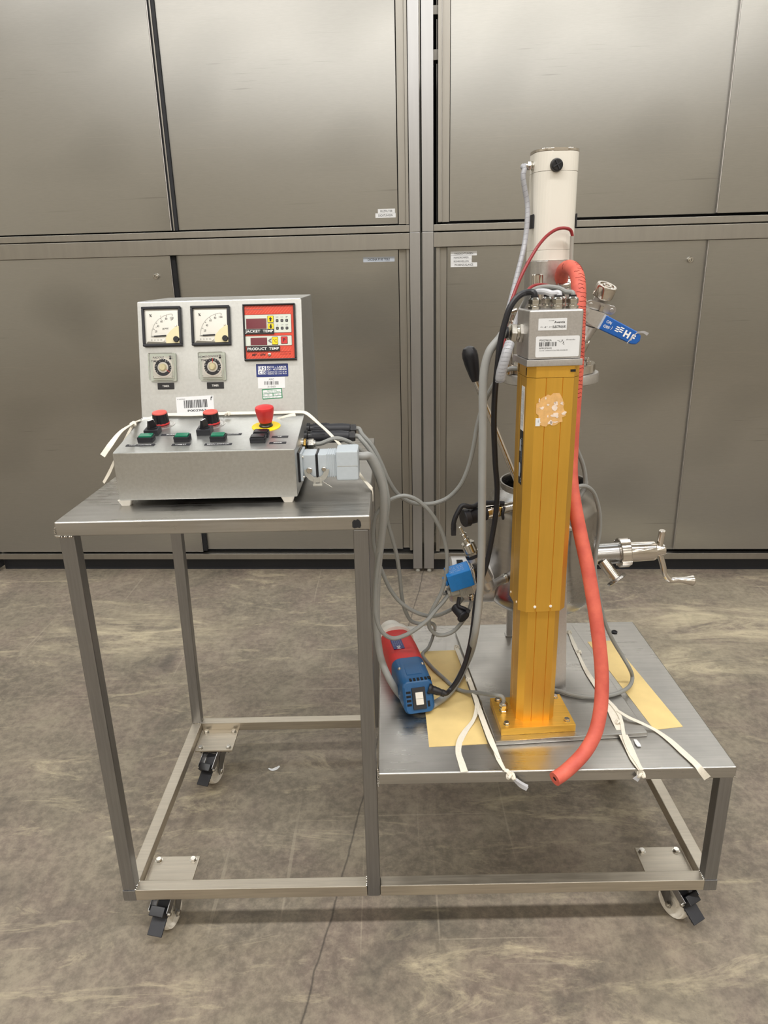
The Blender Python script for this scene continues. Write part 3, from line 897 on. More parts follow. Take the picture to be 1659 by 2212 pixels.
panel(248, 780, 1210, 980, 'ink'); panel(252, 786, 1204, 974, 'ctrlg', z + .0002)
b.text('Made in Switzerland', u(455, 262), 22 * ky, z + .0001, 'inkg', w=350 * kx, shear=.2)
b.text('MP \u2013 694', u(520, 1150), 46 * ky, z + .0001, 'ink', w=270 * kx, shear=.2, bold=.02)
b.text('temperature', u(1070, 1105), 20 * ky, z + .0001, 'hosed', w=220 * kx, shear=.2); b.text('controller 100', u(1070, 1145), 20 * ky, z + .0001, 'hosed', w=220 * kx, shear=.2)
z2 = z + .0004
for q, x in enumerate((920, 1018, 1116)):
    for yy in (490, 640):
        panel(x - 28, yy - 28, x + 28, yy + 28, 'blackm', z2); panel(x - 14, yy - 14, x + 14, yy + 14, 'inkg', z2 + .0002)
for x, y, t in ((920, 420, '\u2609'), (1018, 420, 'o-o'), (1116, 420, '?'), (920, 575, '+'), (1018, 575, '::='), (1116, 575, 'SET')): b.text(t if ord(t[0]) < 256 else '(o)', u(x, y), 24 * ky, z2, 'inkg', w=52 * kx)
b.flat([u(720, 880), u(760, 840), u(800, 840), u(765, 880), u(800, 918), u(760, 918)], z2, 'inkg')
b.build('faceplate', tc, label='red faceplate with pale panels')
for x0, y0, x1, y1 in ((285, 440, 700, 640), (362, 815, 700, 960)):
    b = MB('disp', X); a, e = u(x0, y0), u(x1, y1); b.box((a[0], e[1], z2 - .0003), (e[0], a[1], z2 + .0005), 'disp', .0003); b.build('display', tc)
def key(x0, y0, x1, y1, m, name, draw):
    global b
    b = MB(m, X); a, e = u(x0, y0), u(x1, y1); cx, cy = (a[0] + e[0]) / 2, (a[1] + e[1]) / 2; ww, hh = e[0] - a[0], a[1] - e[1]
    b.prism(rrect(ww, hh, .0014), z2 - .0004, z2 + .0002, 'ink', 0, Matrix.Translation((cx, cy, 0))); b.prism(rrect(ww * .90, hh * .90, .0012), z2, z2 + .0009, m, 0, Matrix.Translation((cx, cy, 0)))
    draw(cx, cy, ww, hh); b.build(name, tc)
def arrow(s):
    def d(cx, cy, w_, h_):
        b.flat([(cx - w_ * .13, cy - s * h_ * .34), (cx + w_ * .13, cy - s * h_ * .34), (cx + w_ * .13, cy), (cx + w_ * .28, cy), (cx, cy + s * h_ * .34), (cx - w_ * .28, cy), (cx - w_ * .13, cy)][::s], z2 + .0011, 'ink')
    return d
key(720, 392, 850, 524, 'yellow', 'up_key', arrow(1)); key(722, 540, 852, 668, 'yellow', 'down_key', arrow(-1))
key(800, 805, 925, 962, 'yellow', 'unit_key', lambda cx, cy, w_, h_: b.text('\u00b0C', (cx, cy), h_ * .42, z2 + .0011, 'ink', w=w_ * .6))
key(985, 802, 1122, 948, 'red', 'program_key', lambda cx, cy, w_, h_: b.text('P', (cx, cy), h_ * .46, z2 + .0011, 'ink', bold=.02))
for t, x0, y0, x1, y1 in (('JACKET  TEMP', 245, 650, 850, 748), ('PRODUCT  TEMP', 275, 985, 960, 1088)):
    b = MB('black', X); a, e = u(x0, y0), u(x1, y1); b.box((a[0], e[1], z2), (e[0], a[1], z2 + .0016), 'black', .0003)
    b.text(t, ((a[0] + e[0]) / 2, (a[1] + e[1]) / 2), 50 * ky, z2 + .0018, 'inkw', w=(e[0] - a[0]) * .94, bold=.015); b.build('embossed_label', tc)
b = MB('nick', X); b.lathe([(.0036, z2 - .0003), (.0034, z2 + .0010), (.0022, z2 + .0018)], 'nick', Matrix.Translation((*u(740, 1152), 0)), 18); b.rect(-.0024, -.0004, .0024, .0004, z2 + .0019, 'ink', at(Matrix.Rotation(.5, 4, 'Z'), (0, 0)) if False else Matrix.Translation((*u(740, 1152), 0)) @ Matrix.Rotation(.5, 4, 'Z')); b.build('screw', tc)

def plate(name, pa, pb, m, rad=.0015, rot=0.0, label=None):
    cx, cy = (pa[0] + pb[0]) / 2, (pa[1] + pb[1]) / 2
    w, h = abs(pb[0] - pa[0]), abs(pb[1] - pa[1])
    X = at(FM, (cx, cy)) @ Matrix.Rotation(rot, 4, 'Z')
    b = MB(m, X)
    b.prism(rrect(w, h, rad), 0, .0008, m)
    return b, w, h
b, w, h = plate('x', (0.3503, 0.1139), (0.4211, 0.0854), 'navy')
z = .0010
x0 = -w * .44; s = h * .31; y1 = h * .33
for q, (gx, gy, t) in enumerate(((0, 0, 'E'), (1, 0, 'S'), (0, 1, 'C'), (1, 1, 'O'))):
    ax, ay = x0 + gx * s * 1.02, y1 - (gy + 1) * s * 1.02
    fill = q in (1, 2)
    b.rect(ax, ay, ax + s, ay + s, z, 'inkw')
    if not fill: b.rect(ax + s * .07, ay + s * .07, ax + s * .93, ay + s * .93, z + .0001, 'navy')
    b.text(t, (ax + s / 2, ay + s / 2), s * .68, z + .0002, 'navy' if fill else 'inkw', w=s * .62, bold=.03)
for t, yy, hh in (('ESCO \u2013 LABOR', .24, .15), ('CH \u2013 4125 RIEHEN', .05, .14), ('TELEFON 061 / 641 35 68', -.14, .09), ('TELEFAX 061 / 641 44 51', -.28, .09)):
    b.text(t, (w * .145, h * yy), h * hh, z, 'inkw', w=w * .60, bold=.012)
b.build('maker_plate', cb, label='navy blue maker plate with white print')
b, w, h = plate('x', (0.3532, 0.0845), (0.4131, 0.0603), 'paper', .0004)
b.text('ARC', (0, h * .30), h * .17, z, 'inkg', w=w * .2); b.bars(-w * .26, w * .27, -h * .18, h * .13, z, 'ink', None, 5, 18); b.text('31060', (0, -h * .36), h * .16, z, 'inkg', w=w * .3)
b.build('bar_code_label', cb, label='small white bar code label')
b, w, h = plate('x', (0.3616, 0.0594), (0.4061, 0.037), 'greenp', .0012, .05)
for a, e in (((-.46, .05), (.46, .40)), ((-.46, -.20), (.02, .0)), ((.06, -.20), (.46, .0)), ((-.46, -.42), (.46, -.25))): b.rect(a[0] * w, a[1] * h, e[0] * w, e[1] * h, z, 'paper')
b.text('TESTED FOR', (0, h * .30), h * .11, z + .0001, 'greenp', w=w * .5, bold=.01); b.text('ELECTRICAL SAFETY', (0, h * .14), h * .11, z + .0001, 'greenp', w=w * .84, bold=.01)
b.text('BY', (-w * .40, -h * .1), h * .08, z + .0001, 'greenp'); b.text('TS', (-w * .2, -h * .1), h * .15, z + .0001, 'ink', shear=.4); b.text('DATE', (w * .12, -h * .1), h * .08, z + .0001, 'greenp'); b.text('13-1', (w * .32, -h * .1), h * .13, z + .0001, 'ink', shear=.3)
b.text('NEXT TEST DUE', (-w * .26, -h * .34), h * .07, z + .0001, 'greenp', w=w * .3); b.text('13 . 21', (w * .12, -h * .34), h * .13, z + .0001, 'ink', shear=.3)
b.build('test_label', cb, label='green edged safety test label')
b, w, h = plate('x', (0.1698, 0.0466), (0.2533, 0.0089), 'paper', .0008, .035)
b.bars(-w * .30, w * .33, -h * .17, h * .29, z, 'ink', None, 3, 24); b.text('P002962', (w * .04, -h * .33), h * .12, z, 'ink', w=w * .5, bold=.02); b.text('P 002962', (-w * .36, h * .37), h * .05, z, 'ink', w=w * .2)
b.flat([(w * .42, h * .22), (w * .44, h * .22), (w * .445, h * .36), (w * .465, h * .34), (w * .475, h * .48), (w * .46, h * .48), (w * .45, h * .40), (w * .43, h * .42)], z, 'ink')
b.build('asset_label', cb, label='white asset label with a bar code')

# ---- on the sloping desk
def knob(c):
    X = at(SM, c)
    b = MB('black', X)
    n = 36
    pr = [(.0165 + (.0008 if i % 3 else -.0004)) for i in range(n)]
    low_ = [(pr[i] * math.cos(2 * math.pi * i / n), pr[i] * math.sin(2 * math.pi * i / n)) for i in range(n)]
    up_ = [(x * .93, y * .93) for x, y in low_]
    b.prism(low_, .006, .026, 'black', 0, top=up_)
    b.lathe([(.0178, .003), (.0178, .0055), (.0168, .0062)], 'red', None, 36)
    kn = b.build('control_knob', cb, label='fluted black knob with a red cap')
    b = MB('redcap', X); b.lathe([(.0155, .026), (.0157, .0275), (.0148, .0292), (.010, .0298)], 'redcap', None, 36)
    b.text('MOTOR', (0, .003), .0022, .0300, 'red', w=.016); b.text('CONTROL', (0, -.003), .0022, .0300, 'red', w=.018); b.build('knob_cap', kn)
    b = MB('alu', X); b.lathe([(.029, 0), (.029, .0010), (.027, .0014)], 'alu', None, 40)
    for q in range(31):
        a = math.radians(-60 + q * 10)
        b.rect(-.0003, .0235, .0003, .0268 if q % 5 else .0222 + .0045, .0016, 'ink', Matrix.Rotation(a + 2.6, 4, 'Z'))
    b.build('scale_disc', kn)
knob((0.147, 0.159)); knob((0.2576, 0.1559))
def selector(c, a):
    X = at(SM, c)
    b = MB('blackm', X); b.box((-.0148, -.0148, 0), (.0148, .0148, .0125), 'blackm', .0012); b.lathe([(.0115, .0125), (.0112, .0145), (.009, .015)], 'black', None, 28); se = b.build('selector_switch', cb)
    b = MB('black', X @ Matrix.Rotation(a, 4, 'Z')); b.prism([(-.0045, -.010), (.0045, -.010), (.0045, .010), (-.0045, .010)], .0145, .030, 'black', .001, top=[(-.0025, -.0085), (.0025, -.0085), (.0025, .005), (-.0025, .005)])
    b.prism([(-.0013, .0095), (.0013, .0095), (.0013, .0106), (-.0013, .0106)], .016, .0306, 'inkw', 0, top=[(-.0013, -.008), (.0013, -.008), (.0013, .0060), (-.0013, .0060)]); b.build('lever', se, label='black lever with a white line')
selector((0.1446, 0.1044), -.5); selector((0.2554, 0.0999), -.35)
def button(c, lens, w=.031, d=.0225):
    X = at(SM, c)
    b = MB('blackm', X); b.box((-w / 2, -d / 2, 0), (w / 2, d / 2, .0085), 'blackm', .001)
    t = .0016
    for a, e in (((-w / 2, -d / 2), (w / 2, -d / 2 + t)), ((-w / 2, d / 2 - t), (w / 2, d / 2)), ((-w / 2, -d / 2), (-w / 2 + t, d / 2)), ((w / 2 - t, -d / 2), (w / 2, d / 2))): b.box((*a, .006), (*e, .0112), 'blackm', .0005)
    bt = b.build('push_button' if lens == 'black' else 'illuminated_switch', cb, label=None if lens == 'black' else 'rectangular switch with a green lens')
    b = MB(lens, X); b.prism([(-w / 2 + .0022, -d / 2 + .0022), (w / 2 - .0022, -d / 2 + .0022), (w / 2 - .0022, d / 2 - .0022), (-w / 2 + .0022, d / 2 - .0022)], .0085, .0140 if lens == 'green' else .0135, lens, .0012); b.build('lens' if lens == 'green' else 'button_cap', bt)
button((0.1436, 0.0626), 'green'); button((0.2183, 0.0604), 'green'); button((0.2922, 0.0583), 'green')
button((0.3777, 0.0741), 'black'); button((0.376, 0.0452), 'black')
X = at(SM, (0.3789, 0.1318))
b = MB('yellow', X); b.lathe([(.0305, 0), (.0305, .0012), (.030, .0016)], 'yellow', None, 44); es = b.build('emergency_stop', cb, label='red mushroom emergency stop on a yellow disc')
b = MB('black', X); b.lathe([(.0145, .0016), (.0145, .004), (.0125, .006), (.0128, .013)], 'black', None, 32); b.build('collar', es)
b = MB('red', X); pr = [(.0135, .011)]
for i in range(6): pr += [(.0140 + i * .0006, .012 + i * .0022), (.0146 + i * .0006, .0133 + i * .0022)]
pr += [(.0190, .033), (.0198, .037), (.0198, .041), (.0190, .0435), (.0150, .0450), (.004, .0456)]
b.lathe(pr, 'red', None, 40); b.build('mushroom_head', es)
for c, w, t in (((0.1378, 0.0384), .058, 'TEMP. CONTROL'), ((0.2207, 0.0357), .037, 'LIGHT'), ((0.2965, 0.0335), .055, 'MAIN SWITCH'), ((0.1903, 0.0941), .052, 'SCRAPER'), ((0.3068, 0.0892), .054, 'HOMOGENISER'), ((0.4166, 0.0679), .034, 'UP'), ((0.4166, 0.0336), .034, 'DOWN')):
    b = MB('blackm', at(SM, c)); b.box((-w / 2, -.0048, 0), (w / 2, .0048, .0008), 'blackm'); b.text(t, (0, 0), .0042, .0010, 'inkw', w=min(w * .8, .0042 * len(t)), bold=.01); b.build('switch_label', cb)

# ---- connectors on the right flank
cy, cz = .150, 1.118
b = MB('black'); b.box((BX1, cy - .034, cz - .032), (BX1 + .004, cy + .034, cz + .030), 'black', .001); pg = b.build('plug_connector', cb, label='grey rectangular multi-pole connector with a locking lever')
b = MB('conn'); b.box((BX1 + .004, cy - .032, cz - .030), (BX1 + .009, cy + .032, cz + .028), 'conn', .001); b.box((BX1 + .008, cy - .026, cz - .024), (BX1 + .036, cy + .026, cz + .024), 'conn', .003)
for sy in (-.027, .027):
    for sz in (-.022, .020): b.cyl((BX1 + .008, cy + sy, cz + sz), (BX1 + .0115, cy + sy, cz + sz), .0028, 'nick', n=12)
b.build('bulkhead_housing', pg)
b = MB('black'); b.box((BX1 + .036, cy - .027, cz - .025), (BX1 + .0395, cy + .027, cz + .025), 'black', .001); b.build('seal', pg)
b = MB('conn'); b.box((BX1 + .0395, cy - .026, cz - .024), (BX1 + .078, cy + .026, cz + .024), 'conn', .003)
for q in range(4): b.box((BX1 + .058 + q * .0045, cy - .0268, cz - .0248), (BX1 + .0602 + q * .0045, cy + .0268, cz + .0248), 'conn', .0008)
b.box((BX1 + .077, cy - .033, cz - .031), (BX1 + .123, cy + .033, cz + .031), 'conn', .0045)
b.box((BX1 + .080, cy - .0333, cz - .0006), (BX1 + .121, cy + .0333, cz + .0006), 'gplast', .0003)
b.build('cable_hood', pg)
b = MB('wplast'); yy = cy - .028
b.cyl((BX1 + .022, cy - .024, cz - .008), (BX1 + .022, yy - .004, cz - .008), .0062, 'nick', n=18, bev=.001); b.cyl((BX1 + .052, cy - .024, cz - .006), (BX1 + .052, yy - .004, cz - .006), .0048, 'nick', n=16, bev=.001)
arc = [(BX1 + .037 + .0205 * math.cos(math.radians(a)), yy - .001, cz - .006 - .0205 * math.sin(math.radians(a)) * 1.1) for a in range(0, 181, 15)]
b.ribbon(arc, .010, [(math.cos(math.radians(a)), 0, -math.sin(math.radians(a))) for a in range(0, 181, 15)] if False else (0, -1, 0), 'gplast', .0022, 3)
b.box((BX1 + .028, yy - .010, cz - .040), (BX1 + .048, yy + .002, cz - .036), 'gplast', .001); b.box((BX1 + .029, yy - .004, cz - .038), (BX1 + .034, yy + .001, cz - .024), 'gplast', .001); b.box((BX1 + .042, yy - .004, cz - .038), (BX1 + .047, yy + .001, cz - .024), 'gplast', .001)
b.cyl((BX1 + .050, yy, cz - .034), (BX1 + .068, yy - .006, cz - .044), .0012, 'nick', n=8); b.build('locking_lever', pg)
def round_plug(yc, zc, name='round_connector'):
    X = frame((BX1, yc, zc), (0, 1, 0), (0, 0, 1)); b = MB('blackm', X)
    b.lathe([(.016, 0), (.016, .006), (.0135, .008), (.0135, .016)], 'black', None, 28); rp = b.build(name, cb, label='black round cable connector')
    b = MB('blackm', X)
    b.lathe([(.0145, .014), (.0145, .050), (.0132, .052), (.0134, .080), (.0115, .098), (.0085, .100)], 'blackm', None, 28)
    for q in range(10): b.box((.0135, -.0012, .018), (.0152, .0012, .046), 'blackm', .0004, Matrix.Rotation(q * math.pi / 5, 4, 'Z'))
    b.build('coupling_sleeve', rp)
    b = MB('black', X); b.hexn((0, 0, .098), (0, 0, .112), .0115); b.build('clamp_nut', rp)
    if yc < .3:
        b = MB('inkg', X); b.text('o \u0394', (-.009, .006), .006, .0, 'inkw', Matrix.Translation((0, 0, 0)) @ frame((0, 0, .062), (0, 0, 1), (-.5, 1, 0)) @ Matrix.Translation((.0, .0, .0142)) if False else Matrix(((0, 0, -1, -.0142), (0, 1, 0, 0), (1, 0, 0, .065), (0, 0, 0, 1)))); b.bm.free()
round_plug(.262, 1.148); round_plug(.318, 1.153)
yy, zz = .205, 1.146
b = MB('brass'); b.cyl((BX1, yy, zz), (BX1 + .004, yy, zz), .013, 'nick', n=20); b.hexn((BX1 + .004, yy, zz), (BX1 + .010, yy, zz), .0125, 'brass'); b.cyl((BX1 + .010, yy, zz), (BX1 + .014, yy, zz), .010, 'black', n=20)
cg = b.build('cable_gland', cb, label='brass and nickel cable gland'); b = MB('nick'); b.hexn((BX1 + .013, yy, zz), (BX1 + .026, yy, zz), .0118, 'nick'); b.cyl((BX1 + .026, yy, zz), (BX1 + .029, yy, zz), .008, 'nick', n=18); b.build('gland_nut', cg)

# ------------------------------------------------------------------ mixer: gold lifting column, head, lid and motor
ZP = 0.472
MXF = Matrix.Translation((.967, .174, 0)) @ Matrix.Rotation(math.radians(3.7), 4, 'Z')
mx = thing('mixer', (1.03, .33, ZL), 'mixer with gold lifting column and white motor on top, standing on the low table', 'mixer')
fl, fr, bl = (0.8677, 0.0843, 0.472), (1.2227, 0.1072, 0.472), (0.8268, 0.6174, 0.472)
br = (fr[0] + bl[0] - fl[0], fr[1] + bl[1] - fl[1])
b = MB('top'); b.prism([fl[:2], fr[:2], br, bl[:2]], ZL, ZP, 'top', .003); b.build('base_plate', mx)
b = MB('goldb', MXF); b.box((-.0872, -.063, ZP), (.0872, .063, .490), 'goldb', .001); bb = b.build('base_block', mx, label='thick gold anodised block')
for x, y in ((-.071, -.046), (.071, -.046), (-.071, .050), (.071, .050)):
    b = MB('nick', MXF); b.cyl((x, y, .490), (x, y, .4912), .0075, n=18); b.hexn((x, y, .4912), (x, y, .4965), .0068); b.build('bolt', bb)
g = (0.8994, 0.1739, 0.49)
b = MB('nick'); b.hexn((g[0], g[1], .490), (g[0], g[1], .496), .0105); b.cyl((g[0], g[1], .496), (g[0], g[1], .503), .0085, n=20); b.hexn((g[0], g[1], .503), (g[0], g[1], .514), .0100); b.cyl((g[0], g[1], .514), (g[0], g[1], .518), .0075, r2=.0062, n=18); b.build('cable_gland', mx)
GB = (g[0], g[1], .518)
def octo(hw, c, notches, y0=.005):
    p = [(-hw + c, -hw), (hw - c, -hw), (hw, -hw + c), (hw, hw - c), (hw - c, hw), (-hw + c, hw), (-hw, hw - c), (-hw, -hw + c)]
    out = [p[0]]
    for n in notches: out += [(n - .0008, -hw), (n, -hw + .0012), (n + .0008, -hw)]
    out += p[1:7] + [(-hw, .010), (-hw + .0012, .0092), (-hw, .0084)] + p[7:]
    return [(x, y + y0) for x, y in out]
b = MB('gold', MXF); b.prism(octo(.0445, .014, (-.012, .016)), .490, .80); b.build('inner_column', mx)
b = MB('gold', MXF); b.prism(octo(.0525, .0145, (-.017, .016)), .7765, 1.2850); oc = b.build('outer_column', mx)
b = MB('gold', MXF); b.prism(octo(.0527, .0147, ()), 1.2858, 1.3080); b.box((.030, -.0492, 1.296), (.040, -.0470, 1.3005), 'dark'); b.box((-.0535, -.0300, 1.289), (-.0520, -.0275, 1.304), 'dark'); b.box((-.0535, .0300, 1.289), (-.0520, .0325, 1.304), 'dark'); b.build('column_collar', mx)
for x, z in ((-.0185, .7885), (.0165, .7885)):
    b = MB('wplast', MXF); b.cyl((x, -.0474, z), (x, -.0492, z), .0032, n=14, bev=.0006); b.build('rivet', oc, label='small white plug')
for y in (-.022, .030):
    b = MB('wplast', MXF); b.cyl((-.0524, y, .7905), (-.0540, y, .7905), .0028, n=12, bev=.0005); b.build('rivet', oc)
# label residue on the front, rating plates on the left side
RF = MXF @ frame((0, -.0477, 0), (1, 0, 0), (0, 0, 1))
rd = random.Random(4)
b = MB('resid', RF)
def blob(cx, cy, rx, ry, h, m, n=26, jag=.13):
    p = []
    for i in range(n):
        a = 2 * math.pi * i / n
        k = 1 + rd.uniform(-jag, jag)
        c_, s_ = math.cos(a), math.sin(a)
        q = max(abs(c_), abs(s_)) ** .6
        p.append((cx + rx * k * c_ / q, cy + ry * k * s_ / q))
    b.flat(p, h, m)
blob(-.005, 1.222, .028, .031, .0006, 'resid', 34, .14)
for i in range(15): blob(rd.uniform(-.030, .022), rd.uniform(1.195, 1.245), rd.uniform(.001, .0045), rd.uniform(.001, .004), .0009, 'residw', 9, .45)
blob(.001, 1.227, .0055, .006, .0010, 'residw', 10, .4); blob(.006, 1.211, .006, .005, .0010, 'residw', 10, .4)
b.box((-.0355, 1.190, 0), (-.0265, 1.206, .0011), 'paper'); b.text('i', (-.0300, 1.200), .006, .0013, 'inkg')
b.build('label_residue', oc, label='torn peach coloured remains of a label')
LS = MXF @ frame((-.0526, 0, 0), (0, -1, 0), (0, 0, 1))
b = MB('paper', LS); b.box((-.001, 1.175, 0), (.022, 1.265, .0006), 'paper', 0)
for i in range(9): b.text('Max. load 4000 N   duty 15 %' if i % 2 else 'Lifting column  24 V DC', (.001 + i * .0022, 1.219), .0011, .0008, 'inkg', w=.070, rot=-math.pi / 2)
b.text('LIFTING COLUMN', (.0195, 1.235), .0026, .0008, 'ink', w=.05, rot=-math.pi / 2); b.build('rating_plate', oc, label='white printed rating plate on the side')
b = MB('navy', LS); b.box((-.001, 1.060, 0), (.022, 1.1745, .0006), 'ink', 0)
for y0, y1 in ((1.130, 1.155), (1.075, 1.105)): b.rect(.001, y0, .009, y1, .0008, 'glabel')
for i in range(4): b.text('TYPE  MAGNETIC  SERIAL', (.0115 + i * .0022, 1.122), .0012, .0008, 'glabel', w=.075, rot=-math.pi / 2)
b.text('S', (.017, 1.070), .009, .0008, 'glabel'); b.build('type_plate', oc, label='dark type plate on the side')
# cap plate and junction box head
b = MB('cast', MXF); b.box((-.0590, -.0520, 1.3082), (.0520, .0620, 1.3212), 'cast', .0015); b.build('cap_plate', mx)
HX = MXF
b = MB('cast', HX); b.prism([(-.0570, -.0500), (.0490, -.0500), (.0490, .0440), (-.0570, .0440)], 1.3212, 1.4145, 'cast', .004, seg=3); hb = b.build('junction_box', mx, label='grey cast aluminium junction box')
HF = HX @ frame((0, -.0501, 0), (1, 0, 0), (0, 0, 1))
b = MB('paper', HF); b.box((-.0390, 1.3765, 0), (.0165, 1.3985, .0006), 'paper')
b.text('Aventis', (.002, 1.3915), .0040, .0008, 'ink', w=.021, bold=.015); b.text('ELECTRIQUE', (.0015, 1.3825), .0040, .0008, 'ink', w=.025, bold=.02)
for i in range(9): b.flat([(x_ + rd.uniform(-.0012, .0012), y_ + rd.uniform(-.0016, .0016)) for x_, y_ in [(-.035 + i * .0026, 1.3825)] * 4], .0008, 'ink')
for i in range(5): b.flat([(x_ + rd.uniform(-.002, .002), y_ + rd.uniform(-.0008, .0008)) for x_, y_ in [(-.018 + i * .0026, 1.3945)] * 4], .0008, 'ink')
b.build('upper_label', hb, label='white label, half scratched off')
b = MB('paper', HF); b.prism(rrect(.086, .0395, .003), 0, .0006, 'paper', 0, Matrix.Translation((.0005, 1.3455, 0)))
b.text('P002962A', (-.0235, 1.3580), .0036, .0008, 'ink', w=.0235); b.bars(-.0355, -.0015, 1.3465, 1.3545, .0008, 'ink', None, 9, 22); b.text('BPPGMH05', (-.0230, 1.3430), .0030, .0008, 'ink', w=.0240); b.text('CUVE OPERATION MELANGEUR', (-.0070, 1.3385), .0022, .0008, 'inkg', w=.056)
b.text('Aventis', (.0255, 1.3582), .0030, .0008, 'inkg', w=.0180)
for i in range(16): b.flat([(x_ + rd.uniform(-.0018, .0018), y_ + rd.uniform(-.0012, .0012)) for x_, y_ in [(.001 + rd.uniform(-.001, .012), 1.3525 + rd.uniform(-.004, .006))] * 4], .0008, 'inkg' if i % 2 else 'ink')
b.build('lower_label', hb, label='white label with a bar code')
def gland(parent, p, ax, r, L=.024):
    p, ax = V(p), V(ax).normalized()
    q = MB('nick')
    q.hexn(p, p + ax * L * .28, r * 1.05); q.cyl(p + ax * L * .28, p + ax * L * .42, r * .82, 'nick', n=20); q.hexn(p + ax * L * .42, p + ax * L * .85, r); q.cyl(p + ax * L * .85, p + ax * L, r * .95, 'nick', r2=r * .6, n=20)
    q.cyl(p + ax * L, p + ax * (L + .003), r * .62, 'rubber', n=16)
    return q.build('cable_gland', parent)
def hp(x, y, z): return HX @ V(x, y, z)
GL = []
for x, y in ((-.040, -.020), (-.006, .012), (.004, -.026), (.022, .014), (.034, -.022)):
    gland(hb, hp(x, y, 1.4140), (0, 0, 1), .0118, .023); GL.append(hp(x, y, 1.4390))
gland(hb, hp(-.0560, .004, 1.3690), HX.to_3x3() @ V(-1, 0, .05), .0190, .030)
GLEFT = hp(-.089, .004, 1.3700)
# arm carrying the lid, lid, clamp ring, motor
LC = (1.037, .475)
b = MB('cast'); b.prism([(.930, .205), (1.010, .205), (1.075, .40), (1.075, .50), (1.0, .50), (.985, .40)], 1.2620, 1.2900, 'cast', .002); b.build('lid_arm', mx)
LX = Matrix.Translation((*LC, 0))
b = MB('alu', LX); b.lathe([(.112, 1.228), (.1175, 1.231), (.1175, 1.250), (.116, 1.2525), (.05, 1.2525)], 'alu', None, 64); b.build('lid', mx, label='round grey lid plate')
b = MB('pol', LX); b.lathe([(.106, 1.2525), (.108, 1.254), (.108, 1.272), (.106, 1.2745), (.085, 1.2745), (.080, 1.268), (.06, 1.266)], 'pol', None, 64); ri = b.build('flange_ring', mx, label='polished flange ring on the lid')
for i in range(8):
    a = math.radians(10 + i * 45); b = MB('nick', LX); p = (.097 * math.cos(a), .097 * math.sin(a))
    b.cyl((*p, 1.2740), (*p, 1.2815), .006, n=14, bev=.001); b.build('bolt', ri)
MOX = Matrix.Translation((1.0245, .475, 0)) @ Matrix.Rotation(math.radians(4), 4, 'Z')
b = MB('alu', MOX); b.prism(rrect(.104, .104, .034, 8), 1.266, 1.5075, 'alu', .002); mo = b.build('motor_base', mx, label='grey metal lower motor housing')
b = MB('white', MOX); b.prism(rrect(.0985, .0985, .034, 8), 1.5080, 1.5300, 'white', .0006); b.prism(rrect(.0985, .0985, .034, 8), 1.5304, 1.6925, 'white', .0006); b.prism(rrect(.0990, .0990, .034, 8), 1.6930, 1.7320, 'white', .0006); mh = b.build('motor_housing', mx, label='white enamelled motor housing')
b = MB('pol', MOX); b.prism(rrect(.100, .100, .035, 8), 1.7322, 1.7385, 'pol', .0012); b.build('motor_cap', mh, label='bright metal end cap')
b = MB('black', MOX); X = frame((-.009, -.0492, 1.7034), (1, 0, 0), (0, 0, 1)); b.lathe([(.0140, 0), (.0140, .003), (.0125, .008), (.010, .0095)], 'black', X, 28); b.box((-.0105, -.0012, .009), (.0105, .0012, .0115), 'blackm', .0004, X @ Matrix.Rotation(.5, 4, 'Z')); b.box((-.0012, -.0105, .009), (.0012, .0105, .0115), 'blackm', .0004, X @ Matrix.Rotation(.5, 4, 'Z')); b.build('brush_plug', mh, label='black screwed brush plug')
zt = 1.7077
b = MB('nick', MOX); b.cyl((-.0485, -.010, zt), (-.053, -.010, zt), .0095, n=20); b.hexn((-.053, -.010, zt), (-.063, -.010, zt), .0090); b.cyl((-.063, -.010, zt), (-.067, -.010, zt), .006, n=14); b.build('motor_gland', mh)
GM = MOX @ V(-.067, -.010, zt)
za, zb = 1.5773, 1.6066
b = MB('blackm', MOX); b.box((.0480, -.030, za), (.0510, .0, zb), 'blackm', .0006); b.text('CE', (0, 0), .004, 0, 'glabel', frame((.0512, -.015, (za + zb) / 2), (0, 1, 0), (0, 0, 1))); b.build('side_plate', mh); b = MB('blackm', MOX); b.box((-.0510, -.030, za), (-.0480, .0, zb), 'blackm', .0006); b.build('side_plate', mh)
# fittings standing on the lid
p = (0.9812, 0.392, 1.4791)
b = MB('pol'); b.cyl((p[0], p[1], 1.262), (p[0], p[1], p[2]), .0125, n=28, bev=.0025); b.build('lid_pin', mx, label='polished upright pin')
p = (0.9278, 0.43, 1.378)
b = MB('pol'); b.cyl((p[0], p[1], 1.2525), (p[0], p[1], 1.368), .0135, n=24, bev=.002); b.cyl((p[0], p[1], 1.368), (p[0], p[1], 1.378), .0165, n=24, bev=.002); b.cyl((p[0], p[1], 1.378), (p[0] + .006, p[1], 1.393), .009, n=18, bev=.001)
b.cyl((p[0] - .004, p[1], 1.395), (p[0] + .018, p[1] - .004, 1.401), .0055, n=12, bev=.001); b.build('relief_valve', mx)
p0, p1 = (1.0882, 0.44, 1.4401), (1.0397, 0.44, 1.4443)
b = MB('pol'); b.tube([(1.105, .47, 1.270), (1.108, .462, 1.36), (1.105, .455, 1.415), (1.085, .45, 1.438), (1.062, .445, 1.440)], .0095, 'pol', 14); b.build('hose_nipple', mx)
pc = (1.0498, 0.44, 1.4553)
b = MB('nick'); b.cyl((pc[0] - .012, pc[1] - .006, pc[2]), (pc[0] + .014, pc[1] - .006, pc[2]), .0175, 'nick', n=24, bev=.001); b.cyl((pc[0] - .016, pc[1] - .022, pc[2] - .003), (pc[0] + .010, pc[1] - .022, pc[2] - .001), .0062, n=14, bev=.001)
